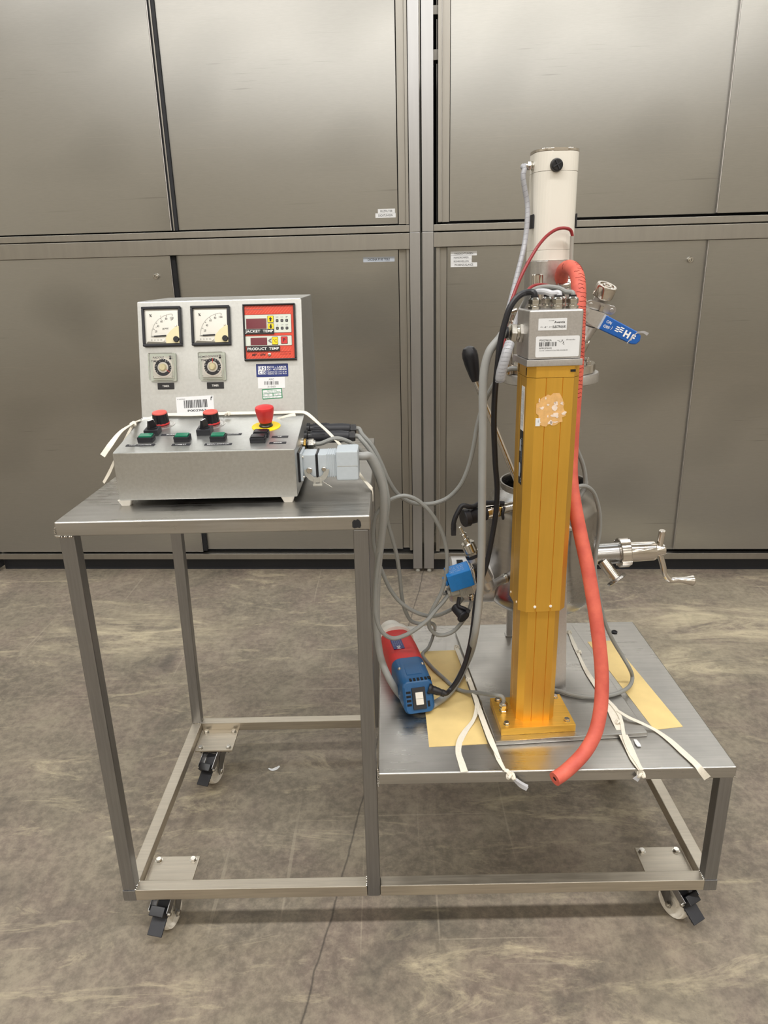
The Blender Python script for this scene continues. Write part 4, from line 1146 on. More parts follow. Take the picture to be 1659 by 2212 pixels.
for i in range(9): b.cyl((pc[0] - .015 + i * .0022, pc[1] - .022, pc[2] - .003), (pc[0] - .0140 + i * .0022, pc[1] - .022, pc[2] - .003), .0070, n=14)
b.build('hose_clamp', mx)
# ball valve with blue lever
VA, VB = V((1.1038, 0.45, 1.3215)), V((1.144, 0.45, 1.4632))
ax = (VB - VA + V(0, -.058, 0)).normalized(); VL = (VB - VA).length
def va(t): return VA + ax * (VL * t)
b = MB('alu'); b.cyl(va(-.05), va(.16), .0155, n=24, bev=.002); b.cyl(va(.10), va(.34), .0165, r2=.022, n=24); b.cyl(va(.34), va(.60), .0235, n=28, bev=.004); b.cyl(va(.60), va(.84), .0170, r2=.0160, n=24)
b.cyl((1.093, .462, 1.2525), va(-.02), .012, n=18); bvp = b.build('ball_valve', mx, label='stainless ball valve with blue lever')
b = MB('pol'); X = zframe(va(.80), ax)
b.lathe([(.0225, 0), (.0235, .003), (.0235, .024), (.0220, .0275), (.0165, .0275), (.0160, .0250), (.0105, .0250), (.0100, .0285), (.0055, .0285), (.0050, .0255), (.0030, .0250)], 'pol', X, 40); b.build('union_nut', bvp)
b = MB('pol'); b.cyl(va(-.12), va(.06), .0195, n=30, bev=.002); b.build('lower_union', bvp)
fwd = V(0, -1, 0)
side = ax.cross(fwd).normalized()
o_ = va(.47)
b = MB('alu'); b.cyl(o_, o_ + fwd * .034, .0125, n=24, bev=.001)
X = frame(o_ + fwd * .026 + ax * .024, side, ax)
b.prism(rrect(.070, .020, .0098, 6), 0, .004, 'alu', .0008, X)
for sx in (-1, 1): b.cyl(X @ V(sx * .025, 0, .003), X @ V(sx * .025, 0, .0052), .0052, 'alu', n=16, bev=.0008)
b.box((-.004, -.006, .004), (.004, .006, .012), 'nick', .001, X); b.build('mounting_pad', bvp)
H0, H1 = V((1.0902, 0.388, 1.3929)), V((1.2179, 0.38, 1.329))
hd = (H1 - H0).normalized(); HL = (H1 - H0).length
X = frame(H0, hd, (0, 0, 1))
b = MB('alu'); b.prism([(-.014, -.013), (.012, -.013), (.030, -.0175), (.052, -.0175), (.052, .0175), (.030, .0175), (.012, .013), (-.014, .013)], 0, .003, 'alu', .0006, X); b.hexn(X @ V(0, 0, .003), X @ V(0, 0, .010), .0085); b.cyl(X @ V(0, 0, .010), X @ V(0, 0, .0125), .005, 'nick', n=12); b.build('lever_arm', bvp)
b = MB('hblue'); s0 = .046
b.prism([(s0, -.0170), (HL - .014, -.0150), (HL - .004, -.0105), (HL, 0), (HL - .004, .0105), (HL - .014, .0150), (s0, .0170)], -.005, .0075, 'hblue', .0025, X, seg=3)
b.box((s0 - .0035, -.0172, -.004), (s0 + .0005, .0172, .0066), 'glabel', .0006, X)
z = .0078
b.text('ON', (s0 + .0130, .0055), .0065, z, 'inkw', X, w=.012, bold=.01); b.text('OFF', (s0 + .0130, -.0055), .0065, z, 'inkw', X, w=.0150, bold=.01); b.text(')', (s0 + .0245, -.0030), .0065, z, 'inkw', X)
for col in (0, 1):
    for i in range(3):
        y = .0050 - i * .0045 + col * .0026; x = s0 + .036 + col * .0095
        b.flat([(x - .0035, y - .0012), (x + .0050, y - .0012), (x + .0060, y + .0012), (x - .0025, y + .0012)], z, 'inkw', X)
b.text('H', (s0 + .0625, .0), .0140, z, 'inkw', X, bold=.05); b.text('F', (s0 + .0785, -.001), .0130, z, 'inkw', X, bold=.05)
b.build('lever_sleeve', bvp, label='blue lever sleeve with white lettering')
b = MB('glass')
b.ribbon([X @ V(HL - .024, -.017, .0080), X @ V(HL - .021, .0, .0086), X @ V(HL - .016, .013, .0084)], [.0016, .0022, .0022], X.to_3x3() @ V(0, 0, 1), 'clearw', .0004); b.ribbon([X @ V(HL - .016, .013, .0086), X @ V(HL - .004, .020, .009), X @ V(HL + .008, .020, .006)], [.004, .005, .007], X.to_3x3() @ V(.3, -.2, 1), 'clearw', .0004); b.build('plastic_scrap', bvp, label='torn clear plastic on the lever end')
# tapered pillar and strut under the vessel
b = MB('alu'); b.prism([(.985, .285), (1.0775, .285), (1.0775, .328), (.985, .328)], ZP, .905, 'alu', .0015, top=[(.990, .288), (1.0565, .288), (1.0565, .325), (.990, .325)]); b.box((1.030, .283, .905), (1.066, .331, .912), 'alu', .001); b.box((1.040, .285, .880), (1.0605, .2865, .905), 'nick', .0005); b.build('pillar', mx, label='tapered metal pillar behind the gold column')
b = MB('alu'); b.box((.974, .574, ZP), (.990, .590, .640), 'alu', .001); b.box((.970, .570, ZP), (.994, .594, ZP + .004), 'alu', .001); b.build('strut', mx)

# ------------------------------------------------------------------ mixing vessel
VX = Matrix.Translation((*LC, 0))
ve = thing('mixing_vessel', (*LC, .60), 'open polished steel vessel with outlet crank, behind the gold column', 'vessel')
b = MB('vess', VX)
prof = [(.0, .630), (.060, .632), (.105, .640), (.130, .652), (.1405, .668), (.1440, .690), (.1440, .895), (.1425, .912), (.137, .928), (.126, .943), (.115, .953), (.1095, .958), (.1085, .966), (.1110, .972), (.1110, .9745), (.1070, .9745), (.1050, .966), (.1050, .955), (.112, .945), (.128, .930), (.1335, .912), (.1350, .895), (.1350, .690), (.125, .664), (.060, .645), (.0, .644)]
b.lathe([(max(r_, .0004), z_) for r_, z_ in prof], 'vess', None, 72, cap=False); b.build('vessel_body', ve)
# outlet on the right
X = frame((LC[0] + .1395, .472, .768), (0, -1, .0), (0, 0, 1))
XR = Matrix(((0, 0, 1, LC[0] + .1380), (0, 1, 0, .470), (-1, 0, 0, .768), (0, 0, 0, 1)))
XR = XR @ Matrix.Rotation(math.radians(4), 4, 'Y') @ Matrix.Rotation(0.03, 4, 'X')
XR = Matrix.Translation((LC[0] + .138, .470, .768)) @ Matrix.Rotation(math.radians(90 - 3), 4, 'Y')
b = MB('vess', XR); b.lathe([(.0285, -.006), (.0285, .064), (.0300, .066), (.0300, .071)], 'vess', None, 40); ou = b.build('outlet_valve', ve, label='steel outlet valve with crank')
b = MB('pol', XR); n = 36
b.lathe([(.0375, .068), (.0395, .070), (.0395, .092), (.0375, .0945), (.030, .0945)], 'pol', None, 48)
for i in range(4): b.box((.0385, -.006, .068), (.0425, .006, .0945), 'pol', .001, Matrix.Rotation(i * math.pi / 2 + .4, 4, 'Z'))
b.build('ring_nut', ou)
b = MB('pol', XR); b.lathe([(.0270, .094), (.0270, .160), (.0255, .163), (.0, .163)][:3] + [(.012, .163)], 'pol', None, 40); b.build('barrel', ou)
b = MB('pol', XR); b.lathe([(.014, .163), (.0175, .166), (.0175, .184), (.0150, .190), (.006, .192)], 'pol', None, 28)
c_ = XR @ V(0, 0, .176)
b.X = Matrix()
pt, pe, ph = V((1.3513, 0.462, 0.8346)), V((1.3766, 0.462, 0.6942)), V((1.4476, 0.462, 0.6898))
b.cyl(c_, pt, .0085, 'pol', n=18, bev=.001)
b.tube([c_, c_.lerp(pe, .5), c_.lerp(pe, .86), pe + V(.010, 0, -.0015), pe + V(.030, -.002, 0)], .0080, 'pol', 16)
q = pe + V(.026, -.002, 0); d_ = (ph - q)
b.lathe([(.0080, 0), (.0085, d_.length * .35), (.0125, d_.length * .75), (.0150, d_.length * .95), (.0140, d_.length), (.0100, d_.length * 1.01)], 'pol', zframe(q, d_), 24); b.build('crank', ou)
b = MB('pol'); s_, e_ = V((1.1976, 0.45, 0.7569)), V((1.2298, 0.425, 0.7141))
b.cyl(s_, e_, .0150, 'pol', n=24); dd = (e_ - s_).normalized(); b.cyl(e_ - dd * .004, e_ + dd * .004, .0270, 'vess', n=36, bev=.0015); b.build('spout', ou)
# lever with black grip
g0, g1, r1 = V((0.8313, 0.42, 1.3221)), V((0.8501, 0.42, 1.2418)), V((0.9434, 0.42, 1.0219))
r1 = V(r1[0], .415, r1[2])
b = MB('pol'); b.tube([g1 + (g1 - g0) * .0, r1, r1 + (r1 - g1).normalized() * .035], .0072, 'pol', 14, 0); le = b.build('tilt_lever', ve, label='bright steel lever with a black grip')
b = MB('black'); dd = g1 - g0; b.lathe([(.004, 0), (.013, .004), (.0180, .014), (.0190, .024), (.0170, .045), (.0125, .070), (.0092, dd.length), (.0080, dd.length + .002)], 'black', zframe(g0, dd), 28); b.build('grip', le)
# upper nozzle with black dust cap
n0, n1, n2 = V((0.9087, 0.345, 0.9423)), V((0.8581, 0.325, 0.9384)), V((0.8113, 0.3, 0.9364))
b = MB('nick'); nd = (n1 - n0).normalized(); b.cyl(n0 - nd * .03, n0 + nd * .012, .0130, n=22); b.cyl(n0 + nd * .006, n0 + nd * .012, .0165, 'brass', n=22, bev=.001); b.cyl(n0 + nd * .012, n0 + nd * .050, .0165, 'pol', n=28, bev=.002); b.cyl(n0 + nd * .030, n0 + nd * .033, .0172, 'pol', n=28, bev=.0008); nz = b.build('upper_nozzle', ve, label='steel nozzle closed with a black cap')
b = MB('rubber'); b.cyl(n0 + nd * .046, n2 - nd * .012, .0180, n=28); b.cyl(n2 - nd * .016, n2, .0215, n=32, bev=.002)
b.tube([n0 + nd * .004 + V(.008, -.016, .012), n0 + nd * .0 + V(0, -.022, -.004), n0 + V(.002, -.016, -.018), n0 + V(.006, .004, -.020)], .0035, 'rubber', 8)
b.tube([n0 + nd * .0 + V(.004, -.012, .018), n0 + nd * .03 + V(0, -.004, .024), n1 + V(-.006, 0, .026), n2 + nd * -.03 + V(0, 0, .024), n2 + V(.014, -.004, .030), n2 + V(-.002, -.006, .034), n2 + V(-.014, -.010, .018), n2 + V(-.022, -.012, -.002), n2 + V(-.024, -.012, -.022)], .0058, 'rubber', 10)
b.box((-.006, -.004, -.020), (.006, .004, .010), 'rubber', .002, Matrix.Translation(n2 + V(-.023, -.012, -.018))); b.build('dust_cap', nz, label='black rubber dust cap on a strap')
# solenoid valve on the lower nozzle
q0, q1 = V((0.9227, 0.375, 0.7435)), V((0.8803, 0.325, 0.7479))
b = MB('nick'); qd = (q1 - q0).normalized(); b.cyl(q0 - qd * .035, q1 - qd * .010, .0105, 'cast', n=20); b.cyl(q0 - qd * .002, q0 + qd * .002, .0125, 'nick', n=22, bev=.001); b.cyl(q0 - qd * .012, q0 - qd * .006, .0130, 'nick', n=22, bev=.001)
b.hexn(q1 - qd * .016, q1 + qd * .004, .0155, 'cast') if False else b.cyl(q1 - qd * .018, q1 + qd * .010, .0145, 'cast', n=20, bev=.003)
v1 = V((0.8644, 0.315, 0.7863)); v2 = V((0.8387, 0.315, 0.8356))
vd = (v2 - v1).normalized()
b.cyl(q1, v1, .0150, 'cast', n=20, bev=.002); b.cyl(v1 - vd * .020, v2, .0185, 'cast', n=8, bev=.002); so = b.build('solenoid_valve', ve, label='metal valve body with a blue coil')
b = MB('nick'); t1 = V((0.8054, 0.315, 0.9103)); td = (t1 - v2).normalized(); L = (t1 - v2).length
b.cyl(v2 - td * .002, v2 + td * .005, .0185, 'rubber', n=28); b.hexn(v2 + td * .005, v2 + td * .012, .0185); b.cyl(v2 + td * .012, v2 + td * L * .46, .0165, n=32, bev=.002)
b.cyl(v2 + td * L * .44, v2 + td * L * .62, .0085, n=20, bev=.001); b.cyl(v2 + td * L * .60, v2 + td * L * .80, .0065, n=18); b.cyl(v2 + td * L * .73, v2 + td * L * .77, .0085, n=18, bev=.001); b.cyl(v2 + td * L * .78, v2 + td * L, .0050, r2=.0042, n=16, bev=.0008); b.build('plug_nipple', so)
cc = V((0.8046, 0.305, 0.7847))
cx = (cc - V((0.8529, 0.315, 0.7988))); cx = V(cx.x, cx.y * .3, cx.z).normalized()          # coil axis, away from the valve
cyv = V(-.35, -.15, .92); cyv = (cyv - cx * cyv.dot(cx)).normalized()
CX = frame(cc, cx, cyv)
b = MB('coil', CX); b.box((-.030, -.022, -.023), (.030, .024, .023), 'coil', .0025)
b.cyl((.030, .0, 0), (.037, .0, 0), .0130, 'coil', n=14, bev=.002); b.cyl((.037, 0, 0), (.040, 0, 0), .0115, 'coil', n=24)
for i, t in enumerate(('220 V  50 Hz', '10 W  IP 65', 'DN 2.5 / 6 bar', 'ED 100 %')): b.text(t, (-.002, .011 - i * .007), .0035, .0243, 'glabel', frame((0, 0, 0), (-1, 0, 0), (0, 0, -1)) if False else Matrix(((-1, 0, 0, 0), (0, 0, 1, 0), (0, 1, 0, 0), (0, 0, 0, 1))), w=.036)
b.build('coil', so, label='bright blue solenoid coil')
b = MB('pol', CX); b.box((-.0385, -.025, -.027), (-.032, .026, .027), 'pol', .002); b.box((-.043, -.023, -.024), (-.0385, .024, .024), 'black', .001); b.build('coil_flange', so)
b = MB('gplast', CX); b.box((-.022, -.049, -.015), (.010, -.022, .015), 'gplast', .002)
for i in range(7): b.box((-.0215 + i * .0045, -.046, -.0150), (-.0195 + i * .0045, -.022, .0150), 'gplast', .0005)
b.cyl((.008, -.036, 0), (.032, -.034, 0), .0135, 'gplast', n=20, bev=.003); b.cyl((.032, -.034, 0), (.039, -.034, 0), .0115, 'gplast', n=10, bev=.001); b.cyl((.039, -.034, 0), (.043, -.034, 0), .0070, 'rubber', n=14); b.build('plug', so, label='grey coil plug')
CPL = CX @ V(.043, -.034, 0)
gp = V((0.8379, 0.33, 0.715))
b = MB('nick'); b.ball(gp + V(0, 0, .006), .0095, 'nick'); b.cyl(gp + V(0, 0, -.004), gp + V(0, 0, .004), .0085, 'nick', n=16, bev=.001); b.build('sensor_gland', so)
k0, k1, k2 = V((0.7979, 0.31, 0.7003)), V((0.8138, 0.285, 0.6871)), V((0.8046, 0.3, 0.7326))
b = MB('rubber'); kd = (k1 - k0).normalized(); b.cyl(k0 - kd * .004, k1, .0130, n=24, bev=.003); b.cyl(k1 - kd * .004, k1 + kd * .004, .0165, n=28, bev=.002)
b.tube([k2, k2 + V(-.002, -.006, -.020), k2 + V(.012, -.010, -.026), k2 + V(.022, -.012, -.032), k1 + V(.010, -.004, .016)], .0045, 'rubber', 10); b.build('hanging_cap', so, label='black rubber cap hanging on its strap')
dl, dr = V((0.7944, 0.44, 0.7203)), V((0.8653, 0.44, 0.7239))
b = MB('cast'); b.cyl((dl.x, .47, .705), (LC[0] - .12, .47, .705), .062, n=44, bev=.006); b.box((dl.x + .018, .43, .7655), (dl.x + .034, .455, .768), 'dark', .0004); b.build('drive_housing', ve, label='brushed steel cylinder on the left of the vessel')

# ------------------------------------------------------------------ blue and red motor lying on the low table
ra, rb = V((0.7003, 0.2167, 0.505)), V((0.6455, 0.4875, 0.512))
DA = (rb - ra).normalized(); DL = (rb - ra).length
DX = Matrix.Translation(ra) @ Matrix(((DA.y, DA.x, 0, 0), (-DA.x, DA.y, 0, 0), (0, 0, 1, 0), (0, 0, 0, 1))) @ Matrix.Rotation(math.asin(DA.z), 4, 'X')   # y along the motor, z up
dm = thing('hand_motor', (ra[0], ra[1] + .1, ZL), 'blue and red handheld stirrer motor with white nose, lying on the low table', 'motor')
def loft(bm_, secs, m):
    vs_, fs = [], []
    n = len(secs[0][1])
    for y, p in secs:
        sl = 0
        for x, zz in p: vs_.append((x, y[0] + y[1] * zz if isinstance(y, tuple) else y, zz))
    for k in range(len(secs) - 1):
        for i in range(n):
            j = (i + 1) % n
            fs.append((k * n + i, k * n + j, (k + 1) * n + j, (k + 1) * n + i))
    fs.append(tuple(range(n))[::-1]); fs.append(tuple(range((len(secs) - 1) * n, len(secs) * n)))
    return bm_._put(vs_, fs, m)
def sec(w, h, r, dz=0): return [(x, y + dz) for x, y in rrect(w, h, r, 5)]
b = MB('blue', DX); loft(b, [((.000, .50), sec(.066, .064, .010)), ((.005, .46), sec(.076, .072, .014)), ((.034, .25), sec(.080, .076, .016)), ((.066, 0), sec(.082, .078, .018)), ((.128, .0), sec(.086, .082, .022))], 'blue')
b.box((-.020, .044, .0355), (.020, .098, .0400), 'blue', .002)
bl_ = b.build('rear_housing', dm, label='blue plastic rear housing')
for sx, yy in ((-1, .078), (1, .088)):
    b = MB('nick', DX); b.lathe([(.0048, 0), (.0044, .002), (.0030, .0030), (.0022, .0016)], 'nick', frame((sx * .031, yy, .0365), (1, 0, 0), (0, 1, 0)), 16); b.build('screw', bl_)
b = MB('dark', DX)
RV = frame((0, 0, 0), (1, 0, 0), (0, .50, 1))
for i in range(5): b.box((-.018 + i * .0095, .020, .0330), (-.0125 + i * .0095, .030, .0374), 'dark')
for i in range(4): b.box((-.0310, .012 - i * .010, -.004), (-.0195, .0175 - i * .010, .0006), 'dark', 0, RV)
b.box((.028, .022, .030), (.036, .031, .0370), 'dark'); b.box((.020, -.024, -.004), (.026, -.010, .0006), 'dark', 0, RV)
b.build('vent_slots', bl_, kind='stuff', label='dark ventilation slots')
b = MB('blackm', DX); RS = frame((.0, -.0010, -.001), (1, 0, 0), (0, .50, 1)); b.box((-.0165, -.0260, -.002), (.0165, .0260, .0040), 'blackm', .001, RS); sw = b.build('switch_frame', bl_, label='black switch frame')
b = MB('wplast', DX); b.prism([(-.0095, -.0150), (.0095, -.0150), (.0095, .0150), (-.0095, .0150)], .003, .0075, 'wplast', .001, RS); b.box((-.0095, -.0004, .0072), (.0095, .0004, .0078), 'gplast', 0, RS); b.build('rocker', dm, label='white rocker switch')
b = MB('rubber', DX); c0, c1 = V(.026, .010, .016), V(.056, .000, .006)
cd_ = (c1 - c0)
b.lathe([(.0130, 0), (.0130, .006), (.0105, .009), (.0100, .014), (.0105, .016), (.0095, .020), (.0098, .024), (.0080, cd_.length), (.0092, cd_.length + .002), (.0085, cd_.length + .009)], 'rubber', zframe(c0, cd_), 20); b.build('strain_relief', dm, label='black rubber strain relief')
DCB = DX @ V(.0640, -.0030, .0035)
b = MB('red', DX)
loft(b, [(.120, sec(.086, .082, .022)), (.150, sec(.090, .085, .026)), (.215, sec(.093, .088, .032)), (DL - .004, sec(.088, .084, .034))], 'red')
rh = b.build('front_housing', dm, label='red plastic front housing')
b = MB('ink', DX); LB = frame((-.012, .186, .0440), (0, 1, 0), (-1, 0, 0)); b.box((-.024, -.0145, -.001), (.024, .0145, .0006), 'navy', 0, LB)
b.text('FG', (-.0175, .0), .009, .0008, 'inkw', LB @ Matrix.Rotation(math.pi / 2, 4, 'Z') @ Matrix.Identity(4) if False else LB, bold=.03)
for i in range(5): b.text('230 V  50 Hz  500 W', (.005, .0110 - i * .0052), .0022, .0008, 'glabel', LB, w=.030)
b.build('type_plate', rh, label='dark blue type plate')
b = MB('wplast', DX @ Matrix.Translation((0, DL, 0)) @ Matrix.Rotation(-math.pi / 2, 4, 'X'))
b.lathe([(.044, -.012), (.052, -.010), (.0525, .006), (.0510, .012), (.044, .024), (.036, .034), (.034, .038), (.0335, .062), (.0315, .066), (.020, .066), (.018, .045)], 'wplast', None, 44); b.build('nose', dm, label='white plastic nose')

# ------------------------------------------------------------------ cables
def cable(name, pts, r, m, label, cat='cable', group=None, n=10, k=6, extra=None, **kw):
    b = MB(m); b.tube(pts, r, m, n, k, **kw)
    if extra: extra(b)
    return b.build(name, None, None, label, cat, group)
PLUG = (BX1 + .123, .160, 1.128)
cable('cable', [tuple(GLEFT + V(.006, 0, 0)), tuple(GLEFT + V(-.004, 0, -.001))] + [(0.8645, 0.17, 1.3578), (0.8463, 0.168, 1.3358), (0.836, 0.168, 1.2976), (0.8342, 0.168, 1.251), (0.8359, 0.172, 1.1929), (0.8379, 0.18, 1.1018), (0.8404, 0.19, 0.995), (0.843, 0.2, 0.882), (0.8422, 0.21, 0.7744), (0.8338, 0.215, 0.6761)] + [(0.8301, 0.3811, 0.49), (0.7878, 0.2949, 0.475), (0.7475, 0.245, 0.472), (0.7001, 0.2181, 0.4712), (0.6592, 0.2712, 0.473)] + [(0.631, 0.26, 0.5276), (0.6102, 0.28, 0.5752), (0.6017, 0.28, 0.6465), (0.602, 0.27, 0.7393), (0.6094, 0.25, 0.844), (0.6217, 0.22, 0.9464), (0.6265, 0.2, 1.018), (0.6226, 0.19, 1.0611), (0.6117, 0.18, 1.099), (0.5979, 0.17, 1.1251)] + [(PLUG[0] + .010, PLUG[1] + .002, PLUG[2] - .001), (PLUG[0] - .004, PLUG[1], PLUG[2])], .0088, 'cablet', 'thick grey cable looping from the grey connector to the junction box', n=12)
cable('cable', [tuple(GL[0] + V(0, 0, -.008)), tuple(GL[0] + V(-.002, 0, .006))] + [(0.9125, 0.16, 1.4459), (0.8981, 0.158, 1.4395), (0.8831, 0.156, 1.4209), (0.8722, 0.155, 1.388), (0.8643, 0.155, 1.3483), (0.861, 0.156, 1.3076), (0.8613, 0.185, 1.2477), (0.8665, 0.22, 1.1727), (0.8763, 0.25, 1.0828), (0.8854, 0.27, 1.0121), (0.8853, 0.28, 0.9529), (0.8772, 0.28, 0.8899), (0.8649, 0.275, 0.8251), (0.8506, 0.268, 0.7806), (0.8407, 0.262, 0.7375), (0.8354, 0.257, 0.6847), (0.8268, 0.252, 0.6248), (0.8134, 0.247, 0.573), (0.7963, 0.243, 0.5343), (0.7791, 0.24, 0.5104)] + [tuple(DCB + V(.002, .000, .000)), tuple(DCB + V(-.008, .002, .001))], .0062, 'cableb', 'black cable from the top of the junction box down to the hand motor')
P1 = (BX1 + .112, .318, 1.153)
P2 = (BX1 + .112, .262, 1.148)
cable('cable', [(P1[0] - .004, P1[1], P1[2]), (P1[0] + .006, P1[1], P1[2])] + [(0.5796, 0.312, 1.1414), (0.6013, 0.305, 1.1165), (0.6204, 0.3, 1.0781), (0.6365, 0.3, 1.0369), (0.6575, 0.31, 0.9986), (0.6836, 0.32, 0.9754), (0.7125, 0.33, 0.9646), (0.746, 0.335, 0.9645), (0.7791, 0.335, 0.9777), (0.8059, 0.33, 1.0073), (0.8234, 0.325, 1.0479), (0.835, 0.32, 1.0988), (0.843, 0.315, 1.1539), (0.8537, 0.3, 1.2039), (0.8689, 0.27, 1.2492), (0.8851, 0.245, 1.281), (0.9027, 0.235, 1.2915)] + [tuple(hp(-.045, .055, 1.292)), tuple(hp(-.030, .056, 1.292))], .0052, 'cable', 'thin grey cable sagging from the upper black plug to the column top')
cable('cable', [(P2[0] - .004, P2[1], P2[2]), (P2[0] + .006, P2[1], P2[2])] + [(0.5831, 0.258, 1.1352), (0.6039, 0.25, 1.1051), (0.6205, 0.245, 1.0689), (0.6319, 0.245, 1.0255), (0.6369, 0.25, 0.9689), (0.6393, 0.26, 0.9259), (0.6483, 0.27, 0.884), (0.6574, 0.28, 0.8362), (0.6633, 0.29, 0.7775), (0.6684, 0.3, 0.7233), (0.6772, 0.31, 0.6827), (0.691, 0.315, 0.658), (0.7116, 0.31, 0.655), (0.729, 0.29, 0.6701), (0.7457, 0.285, 0.7013), (0.7655, 0.292, 0.7249)] + [tuple(CPL + V(-.006, -.004, -.010)), tuple(CPL + V(.004, .004, -.010))], .0048, 'cable', 'thin grey cable from the lower black plug, hanging beside the table leg') if False else None
cable('cable', [(P2[0] - .004, P2[1], P2[2]), (P2[0] + .006, P2[1], P2[2])] + [(0.5803, 0.256, 1.1409), (0.6001, 0.25, 1.1157), (0.6168, 0.245, 1.0849), (0.6293, 0.24, 1.0487), (0.6356, 0.235, 1.0068), (0.6328, 0.235, 0.974), (0.6245, 0.235, 0.9353), (0.6148, 0.235, 0.8847), (0.606, 0.235, 0.8329), (0.6012, 0.235, 0.7741), (0.6017, 0.235, 0.7138), (0.6151, 0.235, 0.6754), (0.6402, 0.24, 0.6559), (0.6728, 0.25, 0.6598), (0.7025, 0.26, 0.6738), (0.7267, 0.27, 0.6893), (0.748, 0.285, 0.7087), (0.7657, 0.295, 0.7247)] + [tuple(CPL + V(.006, -.002, 0)), tuple(CPL + V(-.006, .001, 0))], .0052, 'cable', 'thin grey cable from the lower black plug to the blue coil, dipping over the motor')
G3 = (BX1 + .029, .205, 1.146)
cable('cable', [(G3[0] - .004, G3[1], G3[2]), (G3[0] + .010, G3[1], G3[2])] + [(0.5278, 0.207, 1.1562), (0.5606, 0.215, 1.1425), (0.5892, 0.23, 1.1104), (0.6098, 0.255, 1.061), (0.6248, 0.28, 0.9929), (0.6342, 0.29, 0.9325), (0.6443, 0.295, 0.8897), (0.6545, 0.3, 0.84), (0.6604, 0.31, 0.7809), (0.6654, 0.32, 0.72), (0.6743, 0.33, 0.6792), (0.6883, 0.34, 0.6491), (0.7085, 0.345, 0.6395), (0.7307, 0.34, 0.6442)] + [(0.7566, 0.5398, 0.5), (0.7402, 0.512, 0.474), (0.7234, 0.4946, 0.4665), (0.7416, 0.4287, 0.4665), (0.7689, 0.3711, 0.4665), (0.8004, 0.3142, 0.4665), (0.822, 0.293, 0.47), (0.8475, 0.263, 0.486), (0.8671, 0.2232, 0.506)] + [(GB[0] - .014, GB[1] + .008, GB[2] + .012), (GB[0] - .004, GB[1] + .003, GB[2] + .012), (GB[0], GB[1], GB[2] + .006), (GB[0], GB[1], GB[2] - .004)], .0048, 'cable', 'thin grey cable from the brass gland down to the gold base block')
cable('cable', [(0.8204, 0.36, 0.7012), (0.8014, 0.345, 0.6856), (0.7854, 0.335, 0.6805), (0.7493, 0.32, 0.6734), (0.7152, 0.31, 0.6818), (0.6694, 0.3, 0.7132), (0.6394, 0.295, 0.7537), (0.6181, 0.29, 0.8077), (0.6009, 0.29, 0.8691), (0.5988, 0.29, 0.9102), (0.6064, 0.29, 0.9504), (0.6244, 0.29, 0.9762), (0.6484, 0.29, 0.9925), (0.6732, 0.29, 0.9987), (0.6989, 0.29, 0.9902), (0.7257, 0.29, 0.967), (0.7509, 0.295, 0.928), (0.7678, 0.3, 0.8849), (0.7746, 0.3, 0.8372), (0.77, 0.295, 0.785), (0.7585, 0.29, 0.747), (0.7425, 0.287, 0.7166), (0.73, 0.287, 0.6843), (0.7323, 0.29, 0.6535), (0.7545, 0.295, 0.6323), (0.7871, 0.3, 0.6366), (0.815, 0.305, 0.6654), (0.8314, 0.32, 0.6869)] + [tuple(gp + V(0, 0, -.012)), tuple(gp + V(0, 0, .0))], .0050, 'cable', 'thin grey sensor cable looped in the air beside the blue coil')
cable('cable', [(1.0213, 0.255, 1.1773), (1.0397, 0.262, 1.1517), (1.0634, 0.27, 1.1), (1.0808, 0.275, 1.0607), (1.0865, 0.275, 1.0224), (1.0783, 0.27, 0.9987), (1.0617, 0.255, 0.9817), (1.0412, 0.245, 0.9666)], .0050, 'cable', 'short grey cable loop beside the red hose, above the vessel rim')
cable('cable', [(1.0294, 0.235, 1.003), (1.0402, 0.232, 1.0177), (1.0569, 0.235, 1.0272), (1.0771, 0.245, 1.0259), (1.099, 0.26, 1.0101), (1.1172, 0.275, 0.9773), (1.1296, 0.285, 0.9341), (1.132, 0.29, 0.8918), (1.1277, 0.29, 0.8449), (1.1284, 0.29, 0.803), (1.1371, 0.29, 0.7603), (1.1534, 0.3, 0.6994), (1.1732, 0.31, 0.6429), (1.1988, 0.32, 0.5913), (1.2278, 0.325, 0.5439), (1.242, 0.315, 0.5198)] + [(1.2588, 0.3273, 0.482), (1.2397, 0.2899, 0.4785), (1.2049, 0.2617, 0.4785), (1.1622, 0.2468, 0.4785), (1.1161, 0.2464, 0.4785), (1.0793, 0.26, 0.4785), (1.0539, 0.2755, 0.4785), (1.0268, 0.285, 0.4785)], .0050, 'cable', 'grey cable hanging right of the red hose and curling on the base plate')
# spiral wrapped cable from the motor
sp = [tuple(GM + V(.006, 0, 0)), tuple(GM + V(-.006, 0, -.001))] + [(0.9553, 0.455, 1.7021), (0.9519, 0.45, 1.6866), (0.9571, 0.45, 1.6582), (0.9634, 0.45, 1.6295), (0.9629, 0.44, 1.5951), (0.9584, 0.43, 1.5559), (0.9479, 0.41, 1.5163), (0.9354, 0.39, 1.4772), (0.9229, 0.37, 1.4384), (0.9105, 0.35, 1.4028), (0.899, 0.33, 1.3716), (0.8897, 0.31, 1.3387), (0.8844, 0.29, 1.3061), (0.883, 0.27, 1.2837)]
def wraps(path, r0, pitch, m, k=8):
    def f(b):
        p = smooth(path, 10)
        acc = 0; last = p[0]
        for i in range(1, len(p) - 1):
            acc += (p[i] - p[i - 1]).length
            if acc > pitch:
                acc = 0
                d = (p[i + 1] - p[i - 1]).normalized()
                q = d + V(.25, 0, .1)
                b.lathe([(r0 * 1.00, -.0004), (r0 * 1.035, 0), (r0 * 1.00, .0004)], m, zframe(p[i], q), 14)
    return f
